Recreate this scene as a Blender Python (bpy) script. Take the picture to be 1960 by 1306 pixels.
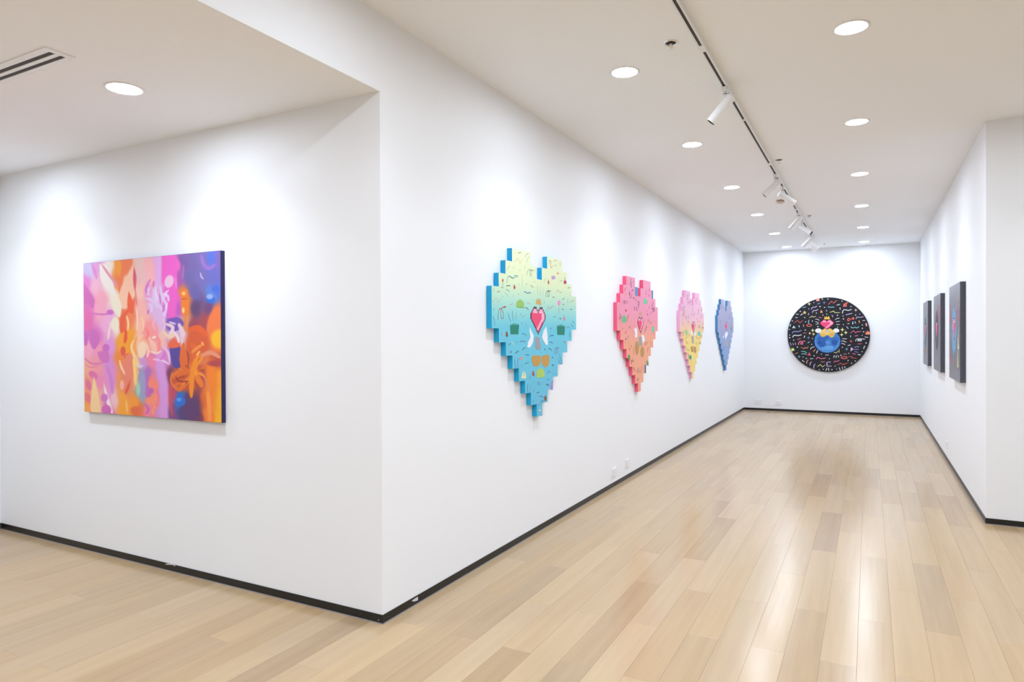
import bpy, bmesh, math, random
import numpy as np
from mathutils import Matrix, Vector

# ------------------------------------------------------------------ clear
for o in list(bpy.data.objects):
    bpy.data.objects.remove(o, do_unlink=True)
scene = bpy.context.scene
COL = scene.collection
random.seed(7)

# ------------------------------------------------------------------ camera
F_PX = 1282.72
YAW, PITCH, ROLL = 0.4898, -0.0062, -0.0044
CAM = np.array([2.2485, -2.7651, 1.5])
_f0 = np.array([-math.sin(YAW), math.cos(YAW), 0.0])
_r0 = np.array([math.cos(YAW), math.sin(YAW), 0.0])
_u0 = np.array([0.0, 0.0, 1.0])
CW = _f0 * math.cos(PITCH) + _u0 * math.sin(PITCH)
_u1 = _u0 * math.cos(PITCH) - _f0 * math.sin(PITCH)
CR = _r0 * math.cos(ROLL) + _u1 * math.sin(ROLL)
CU = _u1 * math.cos(ROLL) - _r0 * math.sin(ROLL)
cam_d = bpy.data.cameras.new('camera')
cam = bpy.data.objects.new('camera', cam_d)
COL.objects.link(cam)
cam_d.sensor_fit = 'HORIZONTAL'
cam_d.sensor_width = 36.0
cam_d.lens = F_PX / 1960.0 * 36.0
cam_d.clip_start = 0.05
cam.matrix_world = Matrix(((CR[0], CU[0], -CW[0], CAM[0]), (CR[1], CU[1], -CW[1], CAM[1]),
                           (CR[2], CU[2], -CW[2], CAM[2]), (0, 0, 0, 1)))
scene.camera = cam

# ------------------------------------------------------------------ world, exposure
world = bpy.data.worlds.new('world')
scene.world = world
world.use_nodes = True
world.node_tree.nodes['Background'].inputs['Color'].default_value = (1, 1, 1, 1)
world.node_tree.nodes['Background'].inputs['Strength'].default_value = 0.3
vs = scene.view_settings
vs.view_transform = 'Standard'
vs.look = 'None'
vs.gamma = 1.0
vs.use_curve_mapping = False
vs.exposure = 0.0
LAMP = 160.0                      # radiance of each downlight diffuser
BEAM_W, BEAM_DEG = 6.2, 120.0     # downward beam of each downlight
LAMP_COL = (0.875, 0.99, 1.155)

# room numbers (metres)
L, W, YR, LW = 11.45, 3.064, 3.682, 3.806
HL, HH, BB = 2.783, 3.188, 0.047
XR, YB = 7.0, -7.0                # far right and rear of the room behind the camera
T = 0.12


def un(px, py, ax, val):
    d = CW * F_PX + CR * (px - 980) - CU * (py - 653)
    t = (val - CAM[ax]) / d[ax]
    return CAM + d * t


def lin(c):
    return tuple(((v / 255) / 12.92 if v / 255 <= 0.04045 else ((v / 255 + 0.055) / 1.055) ** 2.4) for v in c)


# ------------------------------------------------------------------ materials
def new_mat(name):
    m = bpy.data.materials.new(name)
    m.use_nodes = True
    nt = m.node_tree
    return m, nt, nt.nodes['Principled BSDF']


def simple(name, rgb, rough=0.5, metal=0.0, spec=0.5, bump=0.0, bscale=60.0, var=0.0):
    """plain colour with a little procedural noise"""
    m, nt, b = new_mat(name)
    b.inputs['Roughness'].default_value = rough
    b.inputs['Metallic'].default_value = metal
    b.inputs['Specular IOR Level'].default_value = spec
    tc = nt.nodes.new('ShaderNodeNewGeometry')
    n = nt.nodes.new('ShaderNodeTexNoise')
    n.inputs['Scale'].default_value = bscale
    nt.links.new(tc.outputs['Position'], n.inputs['Vector'])
    mx = nt.nodes.new('ShaderNodeMix')
    mx.data_type = 'RGBA'
    c = rgb
    mx.inputs[6].default_value = (c[0] * (1 - var), c[1] * (1 - var), c[2] * (1 - var), 1)
    mx.inputs[7].default_value = (min(1, c[0] * (1 + var)), min(1, c[1] * (1 + var)), min(1, c[2] * (1 + var)), 1)
    nt.links.new(n.outputs['Fac'], mx.inputs[0])
    nt.links.new(mx.outputs[2], b.inputs['Base Color'])
    if bump:
        bp = nt.nodes.new('ShaderNodeBump')
        bp.inputs['Strength'].default_value = bump
        bp.inputs['Distance'].default_value = 0.002
        nt.links.new(n.outputs['Fac'], bp.inputs['Height'])
        nt.links.new(bp.outputs['Normal'], b.inputs['Normal'])
    return m


def emit(name, rgb, strength):
    m = bpy.data.materials.new(name)
    m.use_nodes = True
    nt = m.node_tree
    nt.nodes.remove(nt.nodes['Principled BSDF'])
    e = nt.nodes.new('ShaderNodeEmission')
    e.inputs['Color'].default_value = (*rgb, 1)
    e.inputs['Strength'].default_value = strength
    nt.links.new(e.outputs[0], nt.nodes['Material Output'].inputs[0])
    return m


def attr_mat(name, attr='paint', rough=0.6, spec=0.4):
    m, nt, b = new_mat(name)
    a = nt.nodes.new('ShaderNodeAttribute')
    a.attribute_name = attr
    nt.links.new(a.outputs['Color'], b.inputs['Base Color'])
    b.inputs['Roughness'].default_value = rough
    b.inputs['Specular IOR Level'].default_value = spec
    return m


def ramp_mat(name, stops, rough=0.55):
    """paint graded along world z: stops = [(z, rgb255)] from low to high"""
    m, nt, b = new_mat(name)
    g = nt.nodes.new('ShaderNodeNewGeometry')
    s = nt.nodes.new('ShaderNodeSeparateXYZ')
    nt.links.new(g.outputs['Position'], s.inputs[0])
    z0, z1 = stops[0][0], stops[-1][0]
    mr = nt.nodes.new('ShaderNodeMapRange')
    mr.inputs['From Min'].default_value = z0
    mr.inputs['From Max'].default_value = z1
    nt.links.new(s.outputs['Z'], mr.inputs['Value'])
    r = nt.nodes.new('ShaderNodeValToRGB')
    e = r.color_ramp.elements
    while len(e) > 1:
        e.remove(e[-1])
    e[0].position = 0.0
    e[0].color = (*art(stops[0][1]), 1)
    for z, c in stops[1:]:
        k = e.new((z - z0) / (z1 - z0))
        k.color = (*art(c), 1)
    nt.links.new(mr.outputs[0], r.inputs[0])
    nt.links.new(r.outputs[0], b.inputs['Base Color'])
    b.inputs['Roughness'].default_value = rough
    b.inputs['Specular IOR Level'].default_value = 0.35
    return m


ART_GAIN = 0.98


def art(c):
    return tuple(min(0.95, v * ART_GAIN) for v in lin(c))


M = {}
M['wall'] = simple('white_wall_paint', (0.89, 0.90, 0.918), rough=0.6, spec=0.3, bump=0.03, bscale=180, var=0.004)
M['ceiling'] = simple('white_ceiling_paint', (0.925, 0.938, 0.955), rough=0.8, spec=0.2, var=0.004)
M['base'] = simple('black_baseboard', (0.012, 0.011, 0.010), rough=0.35, spec=0.4, var=0.2, bscale=25)
M['bead'] = simple('grey_sealant', (0.28, 0.27, 0.27), rough=0.6, var=0.1)
M['white_metal'] = simple('white_powder_coat', (0.83, 0.83, 0.82), rough=0.4, spec=0.4, var=0.01)
M['dark'] = simple('dark_recess', (0.03, 0.025, 0.02), rough=0.6, var=0.1)
M['ventdark'] = simple('dark_vent_interior', (0.055, 0.05, 0.05), rough=0.7, var=0.1)
M['chrome'] = simple('chrome', (0.75, 0.73, 0.7), rough=0.22, metal=1.0, var=0.02)
M['beige'] = simple('beige_plastic', (0.72, 0.58, 0.48), rough=0.5, var=0.02)
M['plastic'] = simple('white_plastic', (0.86, 0.86, 0.87), rough=0.35, spec=0.5, var=0.01)
M['slot'] = simple('grey_socket_slot', (0.45, 0.45, 0.46), rough=0.6, var=0.05)
M['lamp'] = emit('lamp_diffuser_light', LAMP_COL, LAMP)
M['paint'] = attr_mat('painted_marks_colours')
M['canvas'] = attr_mat('abstract_canvas_colours', rough=0.5)
M['subfloor'] = simple('subfloor', (0.06, 0.045, 0.03), rough=0.9, var=0.1)
M['chip'] = simple('chipped_plaster', (0.62, 0.62, 0.62), rough=0.9, var=0.3, bscale=400)


def wood():
    m, nt, b = new_mat('pale_oak_planks')
    N = nt.nodes.new
    lk = nt.links.new
    g = N('ShaderNodeNewGeometry')
    a = N('ShaderNodeAttribute')
    a.attribute_name = 'plank'                     # r = tone, g = warm, b = seed
    sp = N('ShaderNodeSeparateColor')
    lk(a.outputs['Color'], sp.inputs[0])
    sc = N('ShaderNodeVectorMath'); sc.operation = 'MULTIPLY'
    sc.inputs[1].default_value = (22.0, 0.9, 1.0)
    lk(g.outputs['Position'], sc.inputs[0])
    off = N('ShaderNodeCombineXYZ')
    ml = N('ShaderNodeMath'); ml.operation = 'MULTIPLY'; ml.inputs[1].default_value = 57.0
    lk(sp.outputs[2], ml.inputs[0])
    lk(ml.outputs[0], off.inputs[0]); lk(ml.outputs[0], off.inputs[1]); lk(ml.outputs[0], off.inputs[2])
    ad = N('ShaderNodeVectorMath'); ad.operation = 'ADD'
    lk(sc.outputs[0], ad.inputs[0]); lk(off.outputs[0], ad.inputs[1])
    n1 = N('ShaderNodeTexNoise'); n1.inputs['Scale'].default_value = 1.0
    n1.inputs['Detail'].default_value = 2.0; n1.inputs['Distortion'].default_value = 0.5
    lk(ad.outputs[0], n1.inputs['Vector'])
    n2 = N('ShaderNodeTexNoise'); n2.inputs['Scale'].default_value = 3.5
    n2.inputs['Detail'].default_value = 3.0
    lk(ad.outputs[0], n2.inputs['Vector'])
    # tone: plank tone + grain
    g1 = N('ShaderNodeMath'); g1.operation = 'MULTIPLY_ADD'
    lk(n1.outputs['Fac'], g1.inputs[0]); g1.inputs[1].default_value = 0.30
    lk(sp.outputs[0], g1.inputs[2])
    g2 = N('ShaderNodeMath'); g2.operation = 'MULTIPLY_ADD'
    lk(n2.outputs['Fac'], g2.inputs[0]); g2.inputs[1].default_value = 0.12
    lk(g1.outputs[0], g2.inputs[2])
    r = N('ShaderNodeValToRGB')
    e = r.color_ramp.elements
    e[0].position = 0.22; e[0].color = (0.30, 0.20, 0.112, 1)
    e[1].position = 1.25; e[1].color = (0.565, 0.425, 0.258, 1)
    e[1].position = 1.0
    k = e.new(0.57); k.color = (0.447, 0.316, 0.183, 1)
    sub = N('ShaderNodeMath'); sub.operation = 'MULTIPLY'; sub.inputs[1].default_value = 0.8
    lk(g2.outputs[0], sub.inputs[0])
    lk(sub.outputs[0], r.inputs[0])
    wm = N('ShaderNodeMix'); wm.data_type = 'RGBA'; wm.blend_type = 'MULTIPLY'
    wm.inputs[7].default_value = (1.03, 0.99, 0.90, 1)
    lk(sp.outputs[1], wm.inputs[0]); lk(r.outputs[0], wm.inputs[6])
    lk(wm.outputs[2], b.inputs['Base Color'])
    rr = N('ShaderNodeMapRange')
    rr.inputs['To Min'].default_value = 0.18; rr.inputs['To Max'].default_value = 0.22
    lk(n1.outputs['Fac'], rr.inputs['Value'])
    lk(rr.outputs[0], b.inputs['Roughness'])
    b.inputs['Specular IOR Level'].default_value = 0.5
    bp = N('ShaderNodeBump'); bp.inputs['Strength'].default_value = 0.02
    bp.inputs['Distance'].default_value = 0.001
    lk(n2.outputs['Fac'], bp.inputs['Height']); lk(bp.outputs['Normal'], b.inputs['Normal'])
    return m


M['wood'] = wood()


# ------------------------------------------------------------------ mesh helpers
def link_mesh(name, bm, mat, parent=None, smooth=False):
    me = bpy.data.meshes.new(name)
    bm.normal_update()
    bm.to_mesh(me)
    bm.free()
    mats = mat if isinstance(mat, (list, tuple)) else [mat]
    for m in mats:
        me.materials.append(m)
    if smooth:
        for p in me.polygons:
            p.use_smooth = True
    o = bpy.data.objects.new(name, me)
    COL.objects.link(o)
    if parent is not None:
        o.parent = parent
    return o


def add_box(bm, lo, hi, bevel=0.0):
    vs_ = [bm.verts.new((x, y, z)) for x in (lo[0], hi[0]) for y in (lo[1], hi[1]) for z in (lo[2], hi[2])]
    fs = [(0, 1, 3, 2), (4, 6, 7, 5), (0, 4, 5, 1), (2, 3, 7, 6), (0, 2, 6, 4), (1, 5, 7, 3)]
    faces = [bm.faces.new([vs_[i] for i in f]) for f in fs]
    if bevel:
        es = list({e for f in faces for e in f.edges})
        bmesh.ops.bevel(bm, geom=es, offset=bevel, segments=2, affect='EDGES', profile=0.5)
    return faces


def box(name, lo, hi, mat, parent=None, bevel=0.0):
    bm = bmesh.new()
    add_box(bm, lo, hi, bevel)
    return link_mesh(name, bm, mat, parent)


def lathe(bm, prof, seg=32, origin=(0, 0, 0), axis=None):
    """prof: [(r, z)]; revolve about +z (or axis) at origin"""
    rot = Matrix.Identity(3)
    if axis is not None:
        rot = Vector((0, 0, 1)).rotation_difference(Vector(axis)).to_matrix()
    rings = []
    for r, z in prof:
        if r < 1e-6:
            rings.append([bm.verts.new(Vector(origin) + rot @ Vector((0, 0, z)))])
        else:
            rings.append([bm.verts.new(Vector(origin) + rot @ Vector((r * math.cos(2 * math.pi * i / seg),
                                                                     r * math.sin(2 * math.pi * i / seg), z)))
                          for i in range(seg)])
    for a, b in zip(rings[:-1], rings[1:]):
        for i in range(seg):
            j = (i + 1) % seg
            va = [a[0]] if len(a) == 1 else [a[i], a[j]]
            vb = [b[0]] if len(b) == 1 else [b[j], b[i]]
            if len(va) + len(vb) >= 3:
                bm.faces.new(va + vb)


def turned(name, prof, mat, parent=None, origin=(0, 0, 0), axis=None, seg=32, smooth=True):
    bm = bmesh.new()
    lathe(bm, prof, seg, origin, axis)
    bmesh.ops.recalc_face_normals(bm, faces=bm.faces)
    o = link_mesh(name, bm, mat, parent, smooth)
    return o


def thing(name, label, cat, loc=(0, 0, 0), group=None):
    o = bpy.data.objects.new(name, None)
    o.empty_display_size = 0.05
    COL.objects.link(o)
    o.location = loc
    o['label'] = label
    o['category'] = cat
    if group:
        o['group'] = group
    return o


def struct(o, label=None):
    o['kind'] = 'structure'
    if label:
        o['label'] = label
    return o


# ------------------------------------------------------------------ room shell
struct(box('wall_left', (-T, 0, 0), (0, L + T, HH + 0.1), M['wall']), 'long white corridor wall hung with heart panels')
struct(box('wall_front', (-LW - T, 0, 0), (-T, T, HH + 0.1), M['wall']), 'white wall carrying the abstract painting')
struct(box('wall_back', (0, L, 0), (W, L + T, HH + 0.1), M['wall']), 'white end wall behind the round black painting')
struct(box('wall_right', (W, YR, 0), (W + T, L + T, HH + 0.1), M['wall']), 'white corridor wall carrying three dark square panels')
struct(box('wall_right_return', (W + T, YR, 0), (XR, YR + T, HH + 0.1), M['wall']), 'white return wall at the corridor mouth')
struct(box('wall_far_left', (-LW - T, YB, 0), (-LW, 0, HH + 0.1), M['wall']), 'white side wall of the low-ceilinged bay')
struct(box('wall_far_right', (XR, YB, 0), (XR + T, YR + T, HH + 0.1), M['wall']), 'white side wall of the main room')
struct(box('wall_rear', (-LW - T, YB - T, 0), (XR + T, YB, HH + 0.1), M['wall']), 'white rear wall of the main room')
struct(box('ceiling', (0, YB, HH), (XR, YR, HH + 0.1), M['ceiling']), 'white flat ceiling of the room and corridor')
struct(box('ceiling_corridor', (0, YR, HH), (W, L, HH + 0.1), M['ceiling']), 'white flat corridor ceiling')
struct(box('ceiling_left', (-LW, YB, HL), (0, 0, HH + 0.1), [M['ceiling'], M['wall']]), 'lowered white ceiling above the painting wall')
for p in bpy.data.objects['ceiling_left'].data.polygons:
    if p.normal.x > 0.5:
        p.material_index = 1


def baseboard(name, p0, p1, nrm, label):
    """black skirting between two floor points, thickness 4 mm along nrm"""
    t = 0.004
    lo = (min(p0[0], p1[0], p0[0] + nrm[0] * t, p1[0] + nrm[0] * t), min(p0[1], p1[1], p0[1] + nrm[1] * t, p1[1] + nrm[1] * t), 0.0045)
    hi = (max(p0[0], p1[0], p0[0] + nrm[0] * t, p1[0] + nrm[0] * t), max(p0[1], p1[1], p0[1] + nrm[1] * t, p1[1] + nrm[1] * t), BB)
    o = struct(box(name, lo, hi, M['base']), label)
    t2 = 0.007
    lo2 = (min(p0[0], p1[0], p0[0] + nrm[0] * t2, p1[0] + nrm[0] * t2), min(p0[1], p1[1], p0[1] + nrm[1] * t2, p1[1] + nrm[1] * t2), 0.0)
    hi2 = (max(p0[0], p1[0], p0[0] + nrm[0] * t2, p1[0] + nrm[0] * t2), max(p0[1], p1[1], p0[1] + nrm[1] * t2, p1[1] + nrm[1] * t2), 0.0045)
    b = box('sealant_bead', lo2, hi2, M['bead'], o)
    return o


bb_left = baseboard('baseboard_left', (0, -0.004), (0, L), (1, 0), 'black baseboard along the heart wall')
bb_front = baseboard('baseboard_front', (-LW, 0), (0, 0), (0, -1), 'black baseboard under the abstract painting')
baseboard('baseboard_back', (0.007, L), (W - 0.007, L), (0, -1), 'black baseboard of the end wall')
baseboard('baseboard_right', (W, YR - 0.004), (W, L), (-1, 0), 'black baseboard along the dark panels wall')
baseboard('baseboard_right_return', (W, YR), (XR, YR), (0, -1), 'black baseboard of the return wall')
baseboard('baseboard_far_left', (-LW, YB), (-LW, -0.007), (1, 0), 'black baseboard of the low bay side wall')


def chip(pts, ax, val, parent, d):
    bm = bmesh.new()
    fr = [bm.verts.new(Vector(un(x, y, ax, val))) for x, y in pts]
    f = bm.faces.new(fr)
    r = bmesh.ops.extrude_face_region(bm, geom=[f])
    for v in [e for e in r['geom'] if isinstance(e, bmesh.types.BMVert)]:
        v.co += Vector(d)
    bmesh.ops.recalc_face_normals(bm, faces=bm.faces)
    return link_mesh('paint_chip', bm, M['chip'], parent)


chip([(788, 1150.5), (794, 1146), (799.8, 1142.5), (799.8, 1149.5), (795, 1151.2), (791, 1152)], 0, 0.004, bb_left, (0.001, 0, 0))
chip([(316, 1081), (320, 1079), (328, 1080), (335, 1082), (335.5, 1084.5), (331, 1082), (322, 1081.3)], 1, -0.004, bb_front, (0, -0.001, 0))
chip([(723.5, 1187), (725, 1186.5), (726, 1187.8), (724, 1188)], 1, -0.004, bb_front, (0, -0.001, 0))

# ------------------------------------------------------------------ plank floor
floor = struct(box('floor', (-LW - T, YB - T, -0.15), (XR + T, L + T, -0.0125), M['subfloor']), 'pale oak plank floor')
PW, PX0, PL_, PA0, PB0 = 0.1515, 1.742, 1.146, 0.066, -0.520


def crop(o, s, l):
    return [(o[0] + a / s, o[1] + b / s, t) for a, b, t in l]


TONE_PX = (crop((700, 1100), 4.083, [(1000, 720, -1), (900, 620, .75), (1300, 250, .5), (650, 620, -.55), (1000, 350, -.45), (1560, 760, -.7),
                                     (1700, 560, -.15), (1880, 700, .7), (1300, 450, .15), (300, 650, .0), (900, 250, -.4), (1150, 60, -.3)])
           + crop((300, 1100), 4.26, [(1200, 620, -1), (750, 740, .2), (1400, 820, .45), (1500, 650, .35), (350, 600, -.5), (700, 480, .25), (150, 250, .35), (1000, 560, .1)])
           + crop((0, 1000), 4.2675, [(600, 870, -.9), (400, 750, -.35), (800, 950, .1), (1300, 650, -.3), (1200, 1050, -.4), (1500, 800, .2), (1600, 640, .4)])
           + crop((1000, 960), 3.775, [(100, 600, -.8), (200, 640, .5), (600, 1150, .6), (850, 650, -.6), (1300, 330, -.6), (1300, 1100, -.35), (1350, 880, .2), (1200, 500, .35)])
           + crop((1400, 780), 3.5, [(670, 750, -1), (585, 560, -.7), (1500, 690, -.7), (1330, 650, -.45), (1050, 430, .6), (270, 370, .7), (950, 750, .5),
                                     (700, 660, .3), (480, 560, -.2), (490, 360, -.3), (940, 460, -.35), (100, 620, .5)])
           + crop((1400, 1000), 3.5, [(950, 200, .5), (560, 800, -.6), (1430, 650, -.5), (1180, 380, .4), (770, 200, .4), (600, 400, .0), (1500, 900, .15)]))


def plank_key(x, y):
    c = math.floor((x - PX0) / PW)
    y0 = PA0 if c % 2 else PB0
    return c, math.floor((y - y0) / PL_)


tones = {}
for a_, b_, t_ in TONE_PX:
    P = un(a_, b_, 2, 0.0)
    tones[plank_key(P[0], P[1])] = t_
planks = []
x_lo, x_hi = -LW, XR
for c in range(math.floor((x_lo - PX0) / PW), math.ceil((x_hi - PX0) / PW)):
    xa, xb = max(x_lo, PX0 + c * PW), min(x_hi, PX0 + (c + 1) * PW)
    if xb - xa < 0.01:
        continue
    y0 = PA0 if c % 2 else PB0
    for k in range(math.floor((YB - y0) / PL_), math.ceil((L - y0) / PL_)):
        ya, yb = max(YB, y0 + k * PL_), min(L, y0 + (k + 1) * PL_)
        xm, ym = (xa + xb) / 2, (ya + yb) / 2
        # hidden behind the white walls: trim to the walkable floor
        if xb <= 0.002 or xa >= W - 0.002:
            lim = 0.0 if xb <= 0.002 else YR
            if ya >= lim - 0.01:
                continue
            yb = min(yb, lim)
        if yb - ya < 0.02:
            continue
        xm, ym = (xa + xb) / 2, (ya + yb) / 2
        seed = random.random()
        tone = tones.get((c, k), random.uniform(-.4, .4))
        warm = random.uniform(0.0, 0.55) if seed < .6 else random.uniform(.5, 1.0)
        # share of the picture it covers
        area = 0.0
        d = np.array([xm, ym, 0]) - CAM
        z = d @ CW
        pts = []
        vis = False
        for qx in (xa, xm, xb):
            for qy in (ya, (ya + ym) / 2, ym, (yb + ym) / 2, yb):
                dq = np.array([qx, qy, 0]) - CAM
                zq = dq @ CW
                if zq > 0.2:
                    u_, v_ = 980 + F_PX * (dq @ CR) / zq, 653 - F_PX * (dq @ CU) / zq
                    if -5 < u_ < 1965 and v_ < 1311:
                        vis = True
                        area += (xb - xa) * (yb - ya) * F_PX ** 2 * 1.5 / zq ** 3
        planks.append((area if vis else 0.0, xa, xb, ya, yb, tone, warm, seed))
planks.sort(key=lambda p: -p[0])


def plank_geo(V, Fc, A, p):
    _, xa, xb, ya, yb, tone, warm, seed = p
    g, ch = 0.0002, 0.0006
    n = len(V)
    for z, i in ((-0.0125, g), (-ch, g), (0.0, g + ch)):
        V += [(xa + i, ya + i, z), (xb - i, ya + i, z), (xb - i, yb - i, z), (xa + i, yb - i, z)]
    for r in (0, 4):
        for i in range(4):
            j = (i + 1) % 4
            Fc.append((n + r + i, n + r + j, n + r + 4 + j, n + r + 4 + i))
    Fc.append((n + 8, n + 9, n + 10, n + 11))
    A += [(0.5 + 0.24 * tone, warm, seed, 1.0)] * 12


def plank_obj(name, ps):
    V, Fc, A = [], [], []
    for p in ps:
        plank_geo(V, Fc, A, p)
    me = bpy.data.meshes.new(name)
    me.from_pydata(V, [], Fc)
    at = me.attributes.new('plank', 'FLOAT_COLOR', 'POINT')
    at.data.foreach_set('color', np.array(A, dtype=np.float32).ravel())
    me.materials.append(M['wood'])
    o = bpy.data.objects.new(name, me)
    COL.objects.link(o)
    o.parent = floor
    return o


seen = [p for p in planks if p[0] > 0]
for p in seen[:300]:
    plank_obj('floor_plank', [p])
rest = plank_obj('floor_planks', seen[300:] + [p for p in planks if p[0] == 0])
rest['kind'] = 'stuff'

# ------------------------------------------------------------------ recessed downlights
_dl = {}


def downlight(x, y, z, label, group):
    t = thing('recessed_downlight', label, 'ceiling light', (x, y, z), group)
    if not _dl:
        a = turned('trim_ring', [(0.078, 0.0), (0.078, -0.004), (0.084, -0.006), (0.092, -0.004), (0.095, 0.0)], M['white_metal'], t, seg=40)
        b = turned('diffuser', [(0.0, -0.003), (0.05, -0.0035), (0.078, -0.002)], M['lamp'], t, seg=40)
        # light leaves downwards only: diffuser faces the floor
        _dl['r'], _dl['d'] = a, b
        ld = bpy.data.lights.new('downlight_beam', 'AREA')
        ld.shape = 'DISK'
        ld.size = 0.15
        ld.energy = BEAM_W
        ld.spread = math.radians(BEAM_DEG)
        ld.color = LAMP_COL
        _dl['l'] = ld
    else:
        for k in ('r', 'd'):
            o = _dl[k].copy()
            COL.objects.link(o)
            o.parent = t
    lo = bpy.data.objects.new('lamp_beam', _dl['l'])
    COL.objects.link(lo)
    lo.location = (0, 0, -0.0065)
    lo.parent = t
    return t


ORD2 = ['first', 'second', 'third', 'fourth', 'fifth']
ORD = ['nearest', 'second', 'third', 'fourth', 'fifth', 'sixth', 'seventh', 'eighth', 'ninth', 'tenth']
YS = [10.90, 9.045, 7.087, 5.13, 3.198, 1.36, -0.57, -2.5, -4.43]  # last three rows are out of view, added to light the room
for i, y in enumerate(YS):
    tail = 'round painting'
    o_ = ORD[i] + (' to' if i == 0 else ' from')
    downlight(0.873, y, HH, 'round downlight in the row by the heart wall, %s the %s' % (o_, tail), 'corridor downlights')
    downlight(2.163, y, HH, 'round downlight in the row by the dark panels, %s the %s' % (o_, tail), 'corridor downlights')
for i, x in enumerate((4.2, 5.7)):  # all unseen; beyond the first, added to brighten floor and ceiling
    for j, y in enumerate((2.85, 0.95, -0.95, -2.9, -4.8)):
        if i == 1 and j < 2:
            continue
        downlight(x, y, HH, 'round downlight before the return wall, %s from it, %s from the corridor' % (ORD2[j], ORD2[i]), 'main room downlights')
for i, x in enumerate((-1.118, -2.98)):
    for j, y in enumerate((-0.66, -2.9, -5.2)):  # only the first lamp is in view; rear rows added to brighten the bay
        downlight(x, y, HL, 'recessed round ceiling light in the lowered ceiling over the abstract painting' if (i, j) == (0, 0)
                  else 'round downlight in the lowered ceiling, %s from the painting wall, %s from the fascia' % (ORD2[j], ORD2[i]), 'lowered ceiling downlights')

# ------------------------------------------------------------------ lighting track
TX, TZ = 1.402, HH
tr = thing('lighting_track', 'white ceiling lighting track with a dark slot running down the corridor', 'lighting track', (TX, 0, TZ))
TY0, TY1 = -4.5, 9.85
hw, ht, sl = 0.0175, 0.034, 0.0085
bm = bmesh.new()
add_box(bm, (-hw, TY0, -0.008), (hw, TY1, 0.0))
add_box(bm, (-hw, TY0, -ht), (-sl, TY1, -0.008))
add_box(bm, (sl, TY0, -ht), (hw, TY1, -0.008))
link_mesh('rail', bm, M['white_metal'], tr)
box('conductor_strip', (-sl, TY0 + 0.01, -0.030), (sl, TY1 - 0.01, -0.009), M['dark'], tr)
for ya, yb in ((1.125, 1.215), (2.60, 2.635), (4.08, 4.16), (6.72, 6.80), (TY1 - 0.03, TY1)):
    box('joint_cover', (-hw - 0.0005, ya, -ht - 0.001), (hw + 0.0005, yb, -ht + 0.004), M['white_metal'], tr)


def spot(y, d, label, length=0.208, rad=0.033):
    """track head at y along the track aiming along d"""
    t = thing('track_spotlight', label, 'spotlight', (TX, y, TZ - ht - 0.001), 'track spotlights')
    bm = bmesh.new()
    add_box(bm, (-0.016, -0.045, -0.026), (0.016, 0.045, 0.0), 0.003)
    link_mesh('adapter', bm, M['white_metal'], t)
    turned('swivel_stem', [(0.0, -0.024), (0.012, -0.024), (0.012, -0.056), (0.0, -0.056)], M['white_metal'], t, seg=20)
    turned('swivel_gap', [(0.0135, -0.038), (0.0135, -0.042)], M['dark'], t, seg=20)
    dv = Vector(d).normalized()
    piv = Vector((0, 0, -0.064))
    # knuckle
    turned('knuckle', [(0.0, -0.012), (0.014, -0.012), (0.014, 0.012), (0.0, 0.012)], M['white_metal'], t, origin=piv,
           axis=Vector((0, 0, 1)).cross(dv).normalized(), seg=20)
    side = dv.cross(Vector((0, 0, 1))).normalized()
    up = side.cross(dv).normalized()
    c0 = piv + dv * (-0.03) - up * 0.018
    o = c0 - up * 0.010
    head = turned('head', [(0.0, 0.0), (rad - 0.004, 0.0), (rad, 0.004), (rad, length - 0.001), (rad - 0.0025, length), (rad - 0.004, length - 0.002),
                           (rad - 0.006, length - 0.012), (0.0, length - 0.03)], M['white_metal'], t, origin=o, axis=dv, seg=36)
    md = head.modifiers.new('edge', 'EDGE_SPLIT')
    md.split_angle = math.radians(40)
    turned('baffle_ring', [(rad - 0.004, length - 0.0015), (rad - 0.012, length - 0.010), (rad - 0.015, length - 0.022)], M['dark'], head, origin=o, axis=dv, seg=36)
    turned('lens', [(0.0, length - 0.020), (rad - 0.014, length - 0.0205)], M['dark'], head, origin=o, axis=dv, seg=36)
    return t


spot(1.86, (-0.64, -0.08, -0.77), 'white cylinder spotlight on the track aimed at the turquoise heart')
spot(4.58, (-0.70, -0.10, -0.70), 'white cylinder spotlight on the track aimed at the pink and orange heart')
spot(5.22, (0.75, 0.40, -0.55), 'white cylinder spotlight on the track turned towards the dark square panels, beside the smoke detector')
spot(7.02, (-0.66, 0.0, -0.72), 'white cylinder spotlight on the track aimed at the pink and yellow heart')
spot(7.72, (0.74, -0.25, -0.58), 'white cylinder spotlight on the track turned to the dark panels, showing its black front')
spot(9.10, (-0.70, 0.10, -0.66), 'white cylinder spotlight near the track end aimed at the slate blue heart')
spot(9.42, (0.72, 0.20, -0.66), 'white cylinder spotlight near the track end aimed at the farthest dark panel')
spot(9.72, (0.12, 0.55, -0.80), 'white cylinder spotlight at the track end aimed at the round painting')

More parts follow.
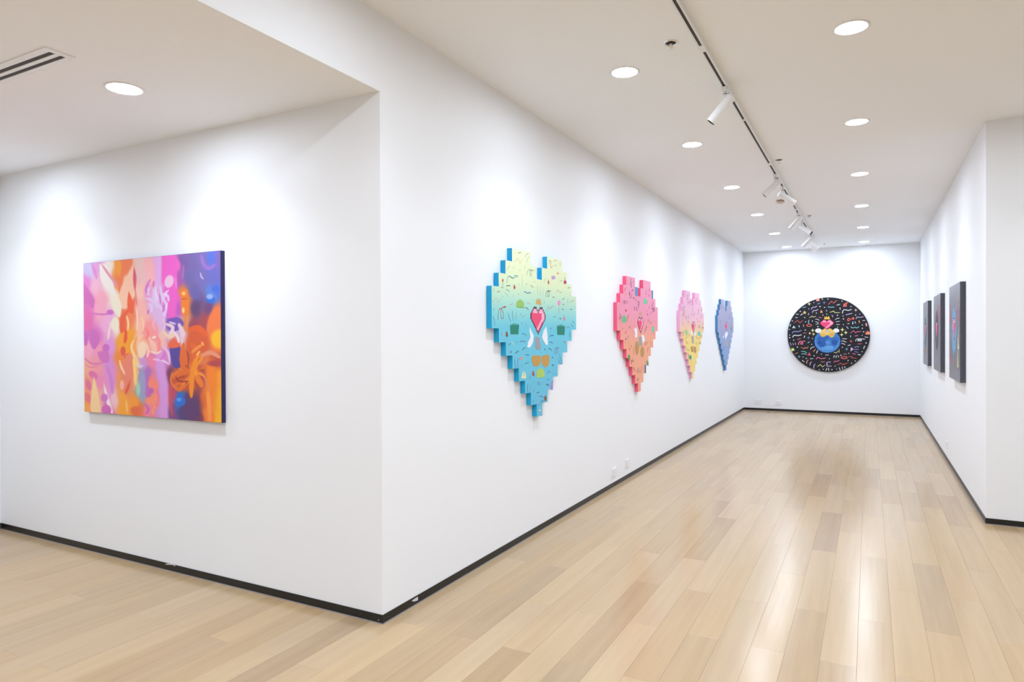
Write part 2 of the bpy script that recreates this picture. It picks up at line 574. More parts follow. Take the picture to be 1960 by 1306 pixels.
# ------------------------------------------------------------------ sprinklers, smoke detector, outlets, vent
SPL = ['chrome ceiling sprinkler beside the track near its first joint', 'chrome ceiling sprinkler beside the track near the second spotlight',
       'small chrome ceiling sprinkler beside the track, third towards the end wall', 'small ceiling sprinkler next to the end wall']
for (x, y), lb in zip(((1.243, 1.078), (1.486, 4.124), (1.505, 7.536), (1.521, 10.84)), SPL):
    t = thing('ceiling_sprinkler', lb, 'sprinkler', (x, y, HH), 'ceiling sprinklers')
    turned('escutcheon', [(0.030, 0.0), (0.030, -0.004), (0.036, -0.006), (0.044, -0.003), (0.045, 0.0)], M['chrome'], t, seg=36)
    turned('recess_cup', [(0.0, -0.0012), (0.031, -0.0012)], M['dark'], t, seg=36)
    turned('nozzle', [(0.0, -0.0015), (0.008, -0.0015), (0.008, -0.012), (0.004, -0.014), (0.0, -0.014)], M['chrome'], t, seg=20)
    bm = bmesh.new()
    for s in (-1, 1):
        add_box(bm, (s * 0.010 - 0.0015, -0.002, -0.030), (s * 0.010 + 0.0015, 0.002, -0.0015))
    add_box(bm, (-0.011, -0.002, -0.032), (0.011, 0.002, -0.029))
    link_mesh('frame_arms', bm, M['chrome'], t)
    turned('deflector', [(0.0, -0.032), (0.016, -0.032), (0.017, -0.034), (0.0, -0.034)], M['chrome'], t, seg=24)

sd = thing('smoke_detector', 'small beige smoke detector on the corridor ceiling beside the track', 'smoke detector', (1.276, 6.17, HH))
turned('base', [(0.0, 0.0), (0.055, 0.0), (0.055, -0.012), (0.0, -0.012)], M['beige'], sd, seg=36, smooth=False)
turned('sensing_gap', [(0.040, -0.012), (0.040, -0.020)], M['dark'], sd, seg=36)
turned('cap', [(0.046, -0.020), (0.048, -0.024), (0.040, -0.038), (0.015, -0.044), (0.0, -0.044)], M['beige'], sd, seg=36)


def outlet(p, u, n, label, w=0.12, h=0.086):
    """p wall point (centre), u along wall, n out of wall"""
    t = thing('wall_outlet', label, 'outlet', p, 'white wall outlets')
    u, n = Vector(u), Vector(n)

    def bx(nm, cu, cz, su, sz, d0, d1, m, bv):
        bm = bmesh.new()
        c0 = u * (cu - su / 2) + n * d0 + Vector((0, 0, cz - sz / 2))
        c1 = u * (cu + su / 2) + n * d1 + Vector((0, 0, cz + sz / 2))
        lo = [min(a, b) for a, b in zip(c0, c1)]
        hi = [max(a, b) for a, b in zip(c0, c1)]
        add_box(bm, lo, hi, bv)
        return link_mesh(nm, bm, m, t)
    bx('plate', 0, 0, w, h, 0.0, 0.008, M['plastic'], 0.002)
    ins = bx('socket_insert', 0, 0, w * 0.62, h * 0.62, 0.008, 0.0095, M['plastic'], 0.0004)
    for s in (-1, 1):
        o = bx('socket_slot', s * 0.009, 0.0, 0.003, 0.011, 0.0095, 0.0098, M['slot'], 0)
        o.parent = ins
    return t


outlet((0, 4.02, 0.165), (0, 1, 0), (1, 0, 0), 'white wall outlet low on the heart wall, under the pink and orange heart')
outlet((0, 3.60, 0.145), (0, 1, 0), (1, 0, 0), 'white wall outlet low on the heart wall, nearer the corridor mouth')
outlet((0.273, L, 0.176), (1, 0, 0), (0, -1, 0), 'white wall outlet low on the end wall, beside the corner with the heart wall')
outlet((0.656, L, 0.171), (1, 0, 0), (0, -1, 0), 'white wall outlet low on the end wall, nearer the round painting')
outlet((W, 6.69, 0.193), (0, 1, 0), (-1, 0, 0), 'white wall outlet low on the wall of the dark panels')

vt = thing('ceiling_air_vent', 'white linear slot air vent with two dark slots in the lowered ceiling', 'air vent', (-0.938, -1.06, HL))
X0, X1 = -1.6, 0.0
bm = bmesh.new()
y_ = lambda v: v + 1.06
for ya, yb in ((-1.126, -1.092), (-1.067, -1.046), (-1.022, -0.998)):
    add_box(bm, (X0, y_(ya), -0.005), (X1, y_(yb), 0.0))
add_box(bm, (-0.034, y_(-1.092), -0.005), (X1, y_(-1.067), 0.0))
add_box(bm, (-0.034, y_(-1.046), -0.005), (X1, y_(-1.022), 0.0))
add_box(bm, (X0, y_(-1.092), -0.005), (X0 + 0.034, y_(-1.067), 0.0))
add_box(bm, (X0, y_(-1.046), -0.005), (X0 + 0.034, y_(-1.022), 0.0))
link_mesh('vent_frame', bm, M['white_metal'], vt)
for ya, yb in ((-1.092, -1.067), (-1.046, -1.022)):
    box('vent_slot', (X0 + 0.034, y_(ya), -0.0015), (-0.034, y_(yb), 0.0), M['ventdark'], vt)

GAP = 0.021                       # backing depth between art and wall


def batten(parent, lo, hi, mat=None):
    return box('hanging_batten', lo, hi, mat or M['white_metal'], parent)


# ------------------------------------------------------------------ painted marks (flat paint on the art)
PAL = dict(w=(232, 232, 238), v=(200, 185, 225), p=(238, 120, 150), r=(240, 110, 100), t=(130, 205, 210), b=(140, 150, 205), y=(240, 238, 165),
           o=(240, 160, 105), k=(52, 56, 84), g=(130, 150, 120), O=(222, 140, 75), R=(196, 78, 68), T=(90, 172, 172), u=(128, 92, 160),
           B=(40, 100, 160), d=(140, 80, 60), q=(205, 150, 160), c=(242, 236, 175), G=(140, 190, 85), D=(25, 130, 110), m=(70, 25, 60))


def smooth_pts(pts, n=6):
    if len(pts) < 3:
        return pts
    P = [pts[0]] + list(pts) + [pts[-1]]
    out = []
    for i in range(1, len(P) - 2):
        p0, p1, p2, p3 = [np.array(P[k], float) for k in (i - 1, i, i + 1, i + 2)]
        for j in range(n):
            t = j / n
            out.append(tuple(0.5 * ((2 * p1) + (p2 - p0) * t + (2 * p0 - 5 * p1 + 4 * p2 - p3) * t * t + (3 * p1 - p0 - 3 * p2 + p3) * t ** 3)))
    out.append(tuple(pts[-1]))
    return out


class Marks:
    """flat coloured strokes in a plane: coordinates are (s, z) on the plane, placed by P(s, z, lift)"""

    def __init__(self, P):
        self.P, self.V, self.F, self.C = P, [], [], []
        self.lift = 0.0008

    def face(self, pts, col):
        n = len(self.V)
        self.V += [self.P(s, z, self.lift) for s, z in pts]
        self.F.append(tuple(range(n, n + len(pts))))
        self.C += [col] * len(pts)

    def poly(self, pts, col):
        self.face(pts, col)
        self.lift += 0.000002

    def ell(self, c, rs, rz, col, n=14, rot=0.0):
        ca, sa = math.cos(rot), math.sin(rot)
        self.poly([(c[0] + rs * math.cos(a) * ca - rz * math.sin(a) * sa, c[1] + rs * math.cos(a) * sa + rz * math.sin(a) * ca)
                   for a in [2 * math.pi * i / n for i in range(n)]], col)

    def stroke(self, pts, w, col, smooth=True, taper=True):
        if smooth:
            pts = smooth_pts(pts)
        pts = [np.array(p, float) for p in pts]
        if len(pts) == 2:
            pts = [pts[0], (pts[0] * 2 + pts[1]) / 3, (pts[0] + pts[1] * 2) / 3, pts[1]]
        Lf, Rt = [], []
        n = len(pts)
        for i, p in enumerate(pts):
            d = pts[min(i + 1, n - 1)] - pts[max(i - 1, 0)]
            l = np.linalg.norm(d) or 1.0
            nn = np.array([-d[1], d[0]]) / l
            k = w / 2 * (0.55 if taper and i in (0, n - 1) else 1.0)
            Lf.append(p + nn * k)
            Rt.append(p - nn * k)
        for i in range(n - 1):
            self.face([tuple(Lf[i]), tuple(Rt[i]), tuple(Rt[i + 1]), tuple(Lf[i + 1])], col)
        self.lift += 0.000002

    def star(self, c, r, col, n=4, inner=0.32, sx=1.0, rot=0.0):
        self.poly([(c[0] + sx * (r if i % 2 == 0 else r * inner) * math.sin(rot + math.pi * i / n),
                    c[1] + (r if i % 2 == 0 else r * inner) * math.cos(rot + math.pi * i / n)) for i in range(2 * n)], col)

    def plus(self, c, r, col, w):
        self.stroke([(c[0] - r, c[1]), (c[0] + r, c[1])], w, col, False)
        self.stroke([(c[0], c[1] - r), (c[0], c[1] + r)], w, col, False)

    def build(self, name, parent, mat=None):
        me = bpy.data.meshes.new(name)
        me.from_pydata([tuple(v) for v in self.V], [], self.F)
        at = me.attributes.new('paint', 'FLOAT_COLOR', 'POINT')
        at.data.foreach_set('color', np.array([(*art(c), 1.0) for c in self.C], dtype=np.float32).ravel())
        me.materials.append(mat or M['paint'])
        o = bpy.data.objects.new(name, me)
        COL.objects.link(o)
        o.parent = parent
        return o


HEART_ROWS = [[(3, 6), (9, 12)], [(2, 7), (8, 13)], [(1, 14)], [(0, 15)], [(0, 15)], [(0, 15)], [(1, 14)], [(2, 13)], [(3, 12)], [(4, 11)], [(5, 10)], [(6, 9)], [(7, 8)]]


def heart_cells():
    s = set()
    for r, spans in enumerate(HEART_ROWS):
        for a, b in spans:
            s |= {(c, r) for c in range(a, b)}
    return s


def pixel_heart(mk, s0, z1, ws, hz):
    """stepped pink heart painted cell by cell, top left corner (s0, z1)"""
    cells = heart_cells()
    cw, chh = ws / 15, hz / 13
    for c, r in sorted(cells):
        edge = any((c + a, r + b) not in cells for a, b in ((1, 0), (-1, 0), (0, 1), (0, -1)))
        col = (92, 28, 62) if edge else (236, 72, 118)
        if not edge:
            if r <= 2 or (c >= 11 and r <= 6) or (c + r in (16, 17) and r > 5):
                col = (252, 175, 200)
        mk.face([(s0 + c * cw, z1 - r * chh), (s0 + (c + 1) * cw, z1 - r * chh), (s0 + (c + 1) * cw, z1 - (r + 1) * chh), (s0 + c * cw, z1 - (r + 1) * chh)], col)
    mk.lift += 0.00001


# ------------------------------------------------------------------ heart panels
HC_W, HC_H, HTOP, HD = 0.0966, 0.0942, 2.123, 0.040


def heart_outline():
    """ordered boundary of the stepped heart in cell corners (col, row)"""
    cells = heart_cells()
    edges = {}
    for c, r in cells:
        for (a, b), nb in ((((c, r), (c + 1, r)), (c, r - 1)), (((c + 1, r), (c + 1, r + 1)), (c + 1, r)),
                           (((c + 1, r + 1), (c, r + 1)), (c, r + 1)), (((c, r + 1), (c, r)), (c - 1, r))):
            if nb not in cells:
                edges[a] = b
    st = (0, 3)
    out, cur = [st], edges[st]
    while cur != st:
        out.append(cur)
        cur = edges[cur]
    res = []
    for i, p in enumerate(out):
        a, b = out[i - 1], out[(i + 1) % len(out)]
        if (p[0] - a[0]) * (b[1] - p[1]) - (p[1] - a[1]) * (b[0] - p[0]) != 0:
            res.append(p)
    return res


OUTL = heart_outline()


def heart_body(y0, front, side, parent):
    bm = bmesh.new()
    f = [bm.verts.new((HD, y0 + c * HC_W, HTOP - r * HC_H)) for c, r in OUTL]
    b = [bm.verts.new((GAP, y0 + c * HC_W, HTOP - r * HC_H)) for c, r in OUTL]
    ff = bm.faces.new(f)
    bf = bm.faces.new(b[::-1])
    n = len(f)
    sides = []
    for i in range(n):
        j = (i + 1) % n
        sides.append(bm.faces.new((f[i], b[i], b[j], f[j])))
    bmesh.ops.recalc_face_normals(bm, faces=bm.faces)
    for s in sides:
        s.material_index = 1
    bf.material_index = 1
    bmesh.ops.triangulate(bm, faces=[ff, bf])
    return link_mesh('stepped_panel', bm, [front, side], parent)


def heart_plane(s, z, lift):
    return (HD + lift, s, z)


HEARTS = [
    (1.094, [(0.90, (105, 190, 222)), (1.56, (108, 200, 222)), (1.66, (140, 214, 216)), (1.76, (180, 226, 205)), (1.90, (224, 240, 196)), (2.123, (238, 244, 204))], (0, 160, 208),
     'pixel-stepped heart panel graded pale yellow to turquoise with bright blue edges', (0.55, 0.7)),
    (3.597, [(0.90, (242, 170, 138)), (1.45, (241, 168, 136)), (1.60, (240, 156, 158)), (1.75, (240, 152, 180)), (2.123, (242, 158, 188))], (240, 88, 128),
     'pixel-stepped heart panel graded pink to orange with hot pink edges', None),
    (6.095, [(0.90, (246, 222, 128)), (1.48, (245, 216, 132)), (1.60, (243, 205, 165)), (1.75, (240, 190, 205)), (2.123, (238, 184, 216))], (240, 165, 202),
     'pixel-stepped heart panel graded light pink to yellow with pink edges', None),
    (8.600, [(0.90, (130, 160, 208)), (1.45, (148, 166, 208)), (1.70, (166, 168, 200)), (2.123, (172, 170, 198))], (72, 132, 184),
     'pixel-stepped heart panel in slate blue and lavender with blue edges', None),
]


def px_marks(mk, ax, val, org, sc, sidx, items):
    """transcribe marks given in crop pixels of the photograph onto a plane"""
    def uv(p):
        P = un(org[0] + p[0] / sc, org[1] + p[1] / sc, ax, val)
        return (P[sidx], P[2])
    c0 = uv((0, 0))
    for it in items:
        kind, col = it[0], it[1]
        col = PAL[col] if isinstance(col, str) else col
        if kind in 'LZ':
            pts = [uv(p) for p in it[3]]
            a, b = uv(it[3][0]), uv((it[3][0][0], it[3][0][1] + 10))
            w = abs(a[1] - b[1]) / 10 * it[2]
            mk.stroke(pts, w, col, smooth=(kind == 'L'))
        elif kind == 'P':
            mk.poly([uv(p) for p in it[2]], col)
        elif kind == 'E':
            cx, cy, rx, ry = it[2]
            mk.poly([uv((cx + rx * math.cos(a), cy + ry * math.sin(a))) for a in [2 * math.pi * i / 16 for i in range(16)]], col)
        elif kind == 'S':
            cx, cy, r = it[2]
            n = it[3] if len(it) > 3 else 4
            inn = 0.30 if n == 4 else 0.45
            mk.poly([uv((cx + (r if i % 2 == 0 else r * inn) * math.sin(math.pi * i / n), cy - (r if i % 2 == 0 else r * inn) * math.cos(math.pi * i / n)))
                     for i in range(2 * n)], col)
        elif kind == '+':
            cx, cy, r = it[2]
            for d in ((r, 0), (0, r)):
                mk.stroke([uv((cx - d[0], cy - d[1])), uv((cx + d[0], cy + d[1]))], abs(uv((0, 0))[1] - uv((0, 6))[1]), col, False)
        elif kind == 'O':
            cx, cy, rx, ry = it[2]
            pts = [uv((cx + rx * math.cos(a), cy + ry * math.sin(a))) for a in [2 * math.pi * i / 16 for i in range(17)]]
            mk.stroke(pts, abs(uv((0, 0))[1] - uv((0, it[3]))[1]), col, False, False)


H1A = [
    ('L', 'k', 8, [(505, 155), (560, 140)]), ('L', 'k', 5, [(458, 135), (460, 160)]), ('L', 'k', 5, [(610, 210), (635, 170), (665, 160)]),
    ('L', 'g', 5, [(640, 290), (650, 235), (675, 205)]), ('Z', 'O', 6, [(455, 285), (510, 230), (540, 300), (575, 245)]), ('L', 'k', 6, [(350, 395), (388, 330)]),
    ('L', 'k', 5, [(443, 345), (447, 385)]), ('L', 'k', 6, [(607, 345), (610, 385)]), ('E', 'o', (537, 400, 6, 9)),
    ('L', 'k', 6, [(640, 480), (650, 420), (685, 390), (710, 430), (695, 490), (685, 440), (705, 405), (750, 410)]),
    ('L', 'T', 12, [(345, 590), (360, 510), (385, 490), (435, 515), (460, 485), (510, 485)]), ('L', (70, 130, 150), 5, [(385, 497), (435, 527), (470, 505), (510, 502)]),
    ('L', (190, 120, 90), 4, [(572, 460), (572, 650)]), ('P', 'R', [(455, 605), (475, 660), (458, 690), (442, 660)]), ('L', 'k', 10, [(335, 638), (365, 628), (395, 632)]),
    ('L', 'k', 6, [(335, 685), (365, 700), (385, 720)]), ('L', 'k', 4, [(320, 735), (345, 760), (365, 795)]), ('L', 'R', 9, [(197, 722), (248, 715)]),
    ('Z', 'O', 6, [(137, 870), (190, 810), (210, 880), (255, 825)]), ('L', 'k', 5, [(150, 675), (150, 720)]), ('E', 'R', (285, 552, 11, 24)), ('L', 'k', 8, [(285, 580), (285, 640)]),
    ('L', 'g', 9, [(258, 652), (300, 662)]), ('L', 'k', 5, [(520, 600), (518, 635)]), ('L', 'k', 8, [(633, 592), (633, 618)]), ('L', 'R', 8, [(690, 620), (738, 660)]),
    ('L', 'B', 11, [(597, 728), (620, 720), (650, 745), (670, 730), (700, 742)]), ('L', 'k', 4, [(795, 615), (798, 760)]), ('L', 'O', 5, [(840, 625), (830, 790)]),
    ('L', 'T', 4, [(880, 670), (868, 780)]), ('L', 'k', 5, [(755, 555), (752, 590)]), ('L', 'R', 8, [(968, 310), (972, 260), (995, 280), (985, 330), (1000, 370), (1012, 330)]),
    ('L', 'g', 6, [(1035, 270), (1060, 260), (1080, 262)]), ('L', 'g', 6, [(1040, 330), (1080, 340)]), ('L', 'k', 7, [(1128, 280), (1130, 345)]), ('L', 'k', 5, [(890, 585), (915, 515)]),
    ('P', 'R', [(955, 535), (972, 590), (957, 615), (945, 590)]), ('P', (205, 155, 212), [(1000, 490), (1050, 480), (1060, 530), (1010, 545)]), ('S', 'o', (1095, 450, 30)),
    ('L', (232, 130, 120), 26, [(1197, 505), (1197, 570)]), ('E', (190, 66, 76), (1201, 580, 22, 27)), ('L', 'k', 5, [(1120, 580), (1135, 560), (1155, 550)]),
    ('L', 'k', 8, [(915, 800), (925, 730), (960, 700), (968, 770), (945, 790), (950, 720), (995, 708)]), ('Z', 'O', 7, [(1065, 730), (1105, 690), (1125, 740), (1165, 715)]),
    ('L', 'k', 9, [(1238, 667), (1270, 657)]), ('L', 'q', 5, [(1275, 735), (1275, 775)]), ('Z', 'O', 7, [(1275, 890), (1300, 850), (1320, 858), (1342, 838)]),
    ('E', (236, 150, 200), (1113, 885, 23, 40)), ('L', 'k', 6, [(1110, 940), (1112, 1040)]), ('L', 'k', 7, [(1158, 848), (1175, 825), (1192, 820)]), ('L', 'k', 7, [(1158, 905), (1192, 905)]),
    ('L', 'k', 7, [(1150, 970), (1170, 975), (1185, 992)]), ('Z', 'R', 7, [(930, 1010), (955, 930), (972, 970), (1035, 920)]), ('L', 'k', 11, [(1018, 802), (1042, 798)]),
    ('L', 'k', 6, [(895, 858), (895, 897)]), ('L', 'k', 9, [(1273, 980), (1307, 977)]), ('P', (208, 168, 98), [(770, 895), (785, 815), (798, 855), (812, 805), (825, 855), (840, 815), (852, 917)]),
    ('P', (150, 196, 100), [(482, 945), (484, 885), (508, 848), (540, 832), (575, 850), (597, 890), (599, 955)]), ('L', (95, 150, 75), 9, [(485, 944), (600, 955)]),
    ('L', 'q', 10, [(388, 917), (440, 890)]), ('L', 'q', 7, [(640, 880), (665, 882), (690, 900)]), ('L', 'k', 10, [(618, 953), (645, 962), (665, 990)]),
    ('L', (170, 78, 80), 10, [(215, 1140), (225, 1000), (258, 965), (295, 1040), (290, 1110), (262, 1095), (254, 1010), (272, 958), (300, 942)]), ('L', (190, 82, 80), 24, [(290, 950), (335, 938)]),
    ('L', 'k', 7, [(365, 1030), (378, 1090), (402, 1158)]), ('L', 'k', 7, [(425, 1000), (428, 1070), (438, 1150)]), ('L', 'k', 5, [(482, 1020), (478, 1145)]),
    ('L', 'k', 6, [(140, 1080), (165, 1150), (168, 1210)]), ('Z', 'O', 6, [(520, 1085), (555, 1035), (575, 1095), (625, 1050)]), ('L', 'k', 8, [(152, 960), (153, 1000)]),
    ('E', 'u', (567, 1185, 6, 9)), ('L', 'u', 6, [(628, 1170), (630, 1250)]), ('E', 'k', (1130, 1115, 9, 9)), ('E', 'q', (1190, 1115, 17, 32)), ('L', 'q', 8, [(1187, 1050), (1188, 1090)]),
    ('L', 'k', 5, [(1030, 1092), (1050, 1085), (1068, 1090)]), ('L', 'k', 6, [(1290, 1180), (1300, 1210), (1322, 1235)]), ('L', 'k', 6, [(1305, 1150), (1325, 1160), (1342, 1195)]),
    ('L', 'u', 8, [(1225, 1247), (1265, 1235)]), ('L', 'q', 6, [(1270, 1095), (1275, 1080)]), ('L', 'k', 5, [(440, 770), (441, 790)]), ('L', 'o', 6, [(500, 757), (540, 752)]),
    ('L', 'k', 6, [(283, 785), (282, 808)]), ('L', 'k', 5, [(735, 830), (737, 845)]), ('L', 'k', 5, [(1240, 820), (1242, 890)]), ('L', 'g', 5, [(1340, 930), (1338, 965)]),
    ('P', 'D', [(392, 1215), (405, 1195), (412, 1220), (425, 1185), (435, 1215), (450, 1172), (460, 1215), (478, 1178), (488, 1218), (505, 1190), (525, 1212), (514, 1345), (402, 1345)]),
    ('P', 'D', [(1082, 1235), (1095, 1205), (1105, 1235), (1120, 1200), (1130, 1230), (1142, 1190), (1152, 1230), (1168, 1200), (1178, 1235), (1200, 1215), (1192, 1355), (1088, 1352)]),
]
H1B = [
    ('P', (238, 238, 244), [(645, 10), (670, 70), (700, 130), (690, 220), (650, 295), (610, 290), (620, 220), (655, 150), (640, 60)]),
    ('P', (238, 238, 244), [(875, 0), (890, 120), (895, 255), (870, 258), (830, 190), (815, 150), (835, 60)]),
    ('P', (158, 158, 166), [(722, 145), (780, 152), (800, 310), (772, 330), (722, 312)]),
    ('P', (196, 152, 78), [(672, 480), (672, 430), (690, 403), (780, 405), (800, 430), (798, 500), (775, 545), (735, 562), (695, 545)]),
    ('P', (196, 152, 78), [(808, 490), (810, 430), (830, 400), (905, 395), (920, 430), (918, 505), (895, 555), (862, 570), (825, 540)]),
    ('P', (172, 206, 100), [(738, 712), (740, 625), (765, 590), (795, 580), (830, 595), (848, 630), (852, 705)]),
    ('P', 'c', [(528, 723), (546, 632), (556, 632), (556, 700), (568, 700), (568, 632), (580, 632), (594, 720)]),
    ('L', 'k', 6, [(530, 110), (565, 103), (602, 128)]), ('L', 'u', 9, [(505, 212), (550, 205), (592, 213)]), ('L', 'k', 8, [(540, 335), (560, 305), (588, 295)]),
    ('L', 'k', 11, [(440, 377), (492, 335)]), ('L', 'k', 8, [(585, 395), (638, 398)]), ('L', 'k', 6, [(575, 522), (600, 510), (632, 498)]), ('L', 'B', 11, [(918, 142), (945, 125), (978, 126)]),
    ('L', 'B', 8, [(915, 220), (940, 218), (966, 236)]), ('L', 'k', 8, [(905, 303), (930, 312), (952, 342)]), ('L', 'u', 7, [(985, 390), (1000, 310), (1025, 295), (1032, 360), (1010, 370), (1020, 310), (1056, 300)]),
    ('L', 'k', 6, [(1055, 385), (1070, 440), (1096, 520)]), ('L', 'u', 7, [(1040, 450), (1060, 510), (1100, 526)]), ('L', 'R', 12, [(1115, 205), (1140, 226)]), ('L', 'k', 9, [(1200, 70), (1206, 160)]),
    ('P', (236, 142, 112), [(503, 432), (545, 425), (546, 455), (505, 460)]), ('L', 'B', 7, [(437, 455), (440, 520), (456, 582)]), ('L', 'u', 8, [(480, 445), (475, 510), (482, 590)]),
    ('L', 'k', 8, [(530, 528), (531, 552)]), ('L', 'k', 6, [(345, 265), (365, 245), (385, 240)]), ('L', 'c', 8, [(385, 232), (405, 225), (415, 245), (427, 272)]), ('E', 'u', (383, 355, 10, 12)),
    ('E', 'd', (325, 110, 15, 40)), ('E', 'k', (332, 130, 7, 15)), ('E', 'R', (692, 655, 14, 38)), ('E', 'k', (702, 670, 6, 14)), ('E', 'd', (862, 1000, 16, 40)), ('L', 'k', 7, [(645, 680), (645, 745)]),
    ('L', 'u', 7, [(748, 808), (765, 770), (778, 815), (800, 772)]), ('L', 'k', 10, [(870, 808), (895, 808), (916, 826)]), ('P', (172, 132, 202), [(950, 765), (967, 745), (967, 880), (930, 886)]),
    ('L', 'k', 6, [(615, 800), (613, 860), (618, 912)]), ('L', 'u', 7, [(652, 810), (650, 920)]), ('L', 'k', 9, [(743, 922), (776, 914)]), ('L', 'u', 7, [(780, 975), (805, 968), (832, 987)]),
    ('L', 'k', 7, [(795, 1057), (810, 1040), (838, 1035)]), ('L', 'k', 7, [(698, 1018), (698, 1052)]), ('E', 'c', (785, 1165, 15, 10)), ('L', 'k', 10, [(950, 530), (982, 546)]),
    ('L', 'u', 7, [(890, 662), (905, 620), (932, 640)]), ('L', 'u', 9, [(882, 742), (912, 728)]), ('L', 'k', 6, [(695, 760), (696, 780)]), ('L', 'u', 6, [(700, 875), (700, 920)]),
    ('E', 'q', (262, 105, 7, 30)), ('E', 'u', (935, 28, 8, 10)), ('L', 'k', 6, [(970, 645), (975, 670)]), ('L', 'k', 5, [(1013, 650), (1014, 675)]), ('E', 'k', (960, 432, 7, 8)),
    ('L', 'k', 8, [(770, 1075), (772, 1110)]), ('L', 'k', 6, [(798, 1225), (812, 1245)]), ('E', 'k', (853, 320, 7, 8)), ('E', 'k', (468, 218, 6, 6)),
]


def tuft(cx, cy, w, h, c):
    return ('P', c, [(cx - w, cy + h), (cx - w, cy - h * .4), (cx - w * .4, cy - h), (cx + w * .4, cy - h), (cx + w, cy - h * .3), (cx + w, cy + h)])


WHT, GRY, BRN, GRN = (240, 238, 242), (165, 160, 160), (190, 145, 85), (120, 198, 158)
HEART_PX = {
    1: ((1150, 510), 5.021, (352, 410), (485, 645), [tuft(427, 335, 17, 27, GRN), tuft(225, 507, 19, 34, (100, 190, 130)), tuft(501, 603, 13, 27, GRN), tuft(270, 872, 11, 24, (110, 150, 90)), tuft(448, 930, 10, 24, (110, 150, 90)),
        ('P', WHT, [(313, 595), (330, 600), (345, 585), (352, 640), (347, 682), (325, 686), (330, 640)]), ('P', WHT, [(390, 655), (412, 665), (424, 712), (402, 742), (396, 700)]),
        ('P', GRY, [(362, 680), (390, 676), (396, 758), (368, 768)]), ('E', BRN, (346, 785, 19, 66)), ('E', BRN, (398, 822, 18, 52)), ('P', (205, 165, 120), [(365, 470), (368, 435), (378, 450), (388, 430), (394, 470)]),
        ('L', 'R', 8, [(312, 780), (316, 860)]), ('E', 'R', (240, 425, 8, 12)), ('L', 'u', 8, [(448, 780), (450, 830)]), ('L', 'T', 6, [(265, 710), (267, 760)])]),
    2: ((1280, 540), 6.53, (285, 330), (492, 642), [tuft(222, 630, 14, 26, (150, 215, 150)), tuft(378, 645, 19, 28, (110, 205, 190)), tuft(270, 940, 14, 26, (60, 160, 130)),
        ('P', WHT, [(268, 618), (292, 603), (298, 662), (280, 668)]), ('P', WHT, [(318, 640), (332, 622), (338, 668), (322, 672)]), ('P', GRY, [(284, 682), (308, 670), (312, 772), (290, 762)]),
        ('P', BRN, [(272, 815), (300, 800), (308, 870), (285, 880)]), ('P', BRN, [(310, 805), (340, 815), (342, 870), (330, 895), (312, 870)]), ('E', 'k', (425, 573, 10, 6))]),
    3: ((1280, 540), 6.53, (705, 736), (500, 622), [('P', WHT, [(698, 655), (722, 612), (738, 640), (736, 665), (708, 722)]), ('E', (172, 168, 165), (725, 765, 17, 42)), tuft(779, 582, 12, 24, (130, 150, 185)),
        ('E', WHT, (682, 685, 6, 14))]),
}


def in_heart(y0, s, z, cells):
    return (math.floor((s - y0) / HC_W), math.floor((HTOP - z) / HC_H)) in cells


def doodles(mk, rnd, n, pick, cols, size):
    """scattered small strokes, squiggles, zigzags, dots: pick() gives a free centre"""
    for _ in range(n):
        c = pick()
        if c is None:
            continue
        col = PAL[rnd.choice(cols)]
        k = rnd.random()
        a = rnd.uniform(0, math.pi)
        l = size * rnd.uniform(.6, 1.3)
        d = np.array([math.cos(a), math.sin(a)])
        e = np.array([-d[1], d[0]])
        c = np.array(c)
        if k < .40:
            mk.stroke([tuple(c - d * l * .5), tuple(c + e * l * .18), tuple(c + d * l * .5)], size * .20, col)
        elif k < .60:
            mk.stroke([tuple(c - d * l * .3), tuple(c + d * l * .3)], size * .22, col, False)
        elif k < .78:
            mk.stroke([tuple(c + np.array([(i - 1.5) * l * .38, (.25 if i % 2 else -.25) * l])) for i in range(4)], size * .15, col, False)
        elif k < .88:
            mk.ell(tuple(c), size * .13, size * .15, col, 8)
        elif k < .95:
            mk.ell(tuple(c), size * .18, size * .42, col, 10)
        else:
            mk.stroke([tuple(c + np.array([math.cos(t) * l * .3 + t * l * .06, math.sin(t) * l * .4])) for t in np.linspace(0, 7.5, 14)], size * .14, col, False)


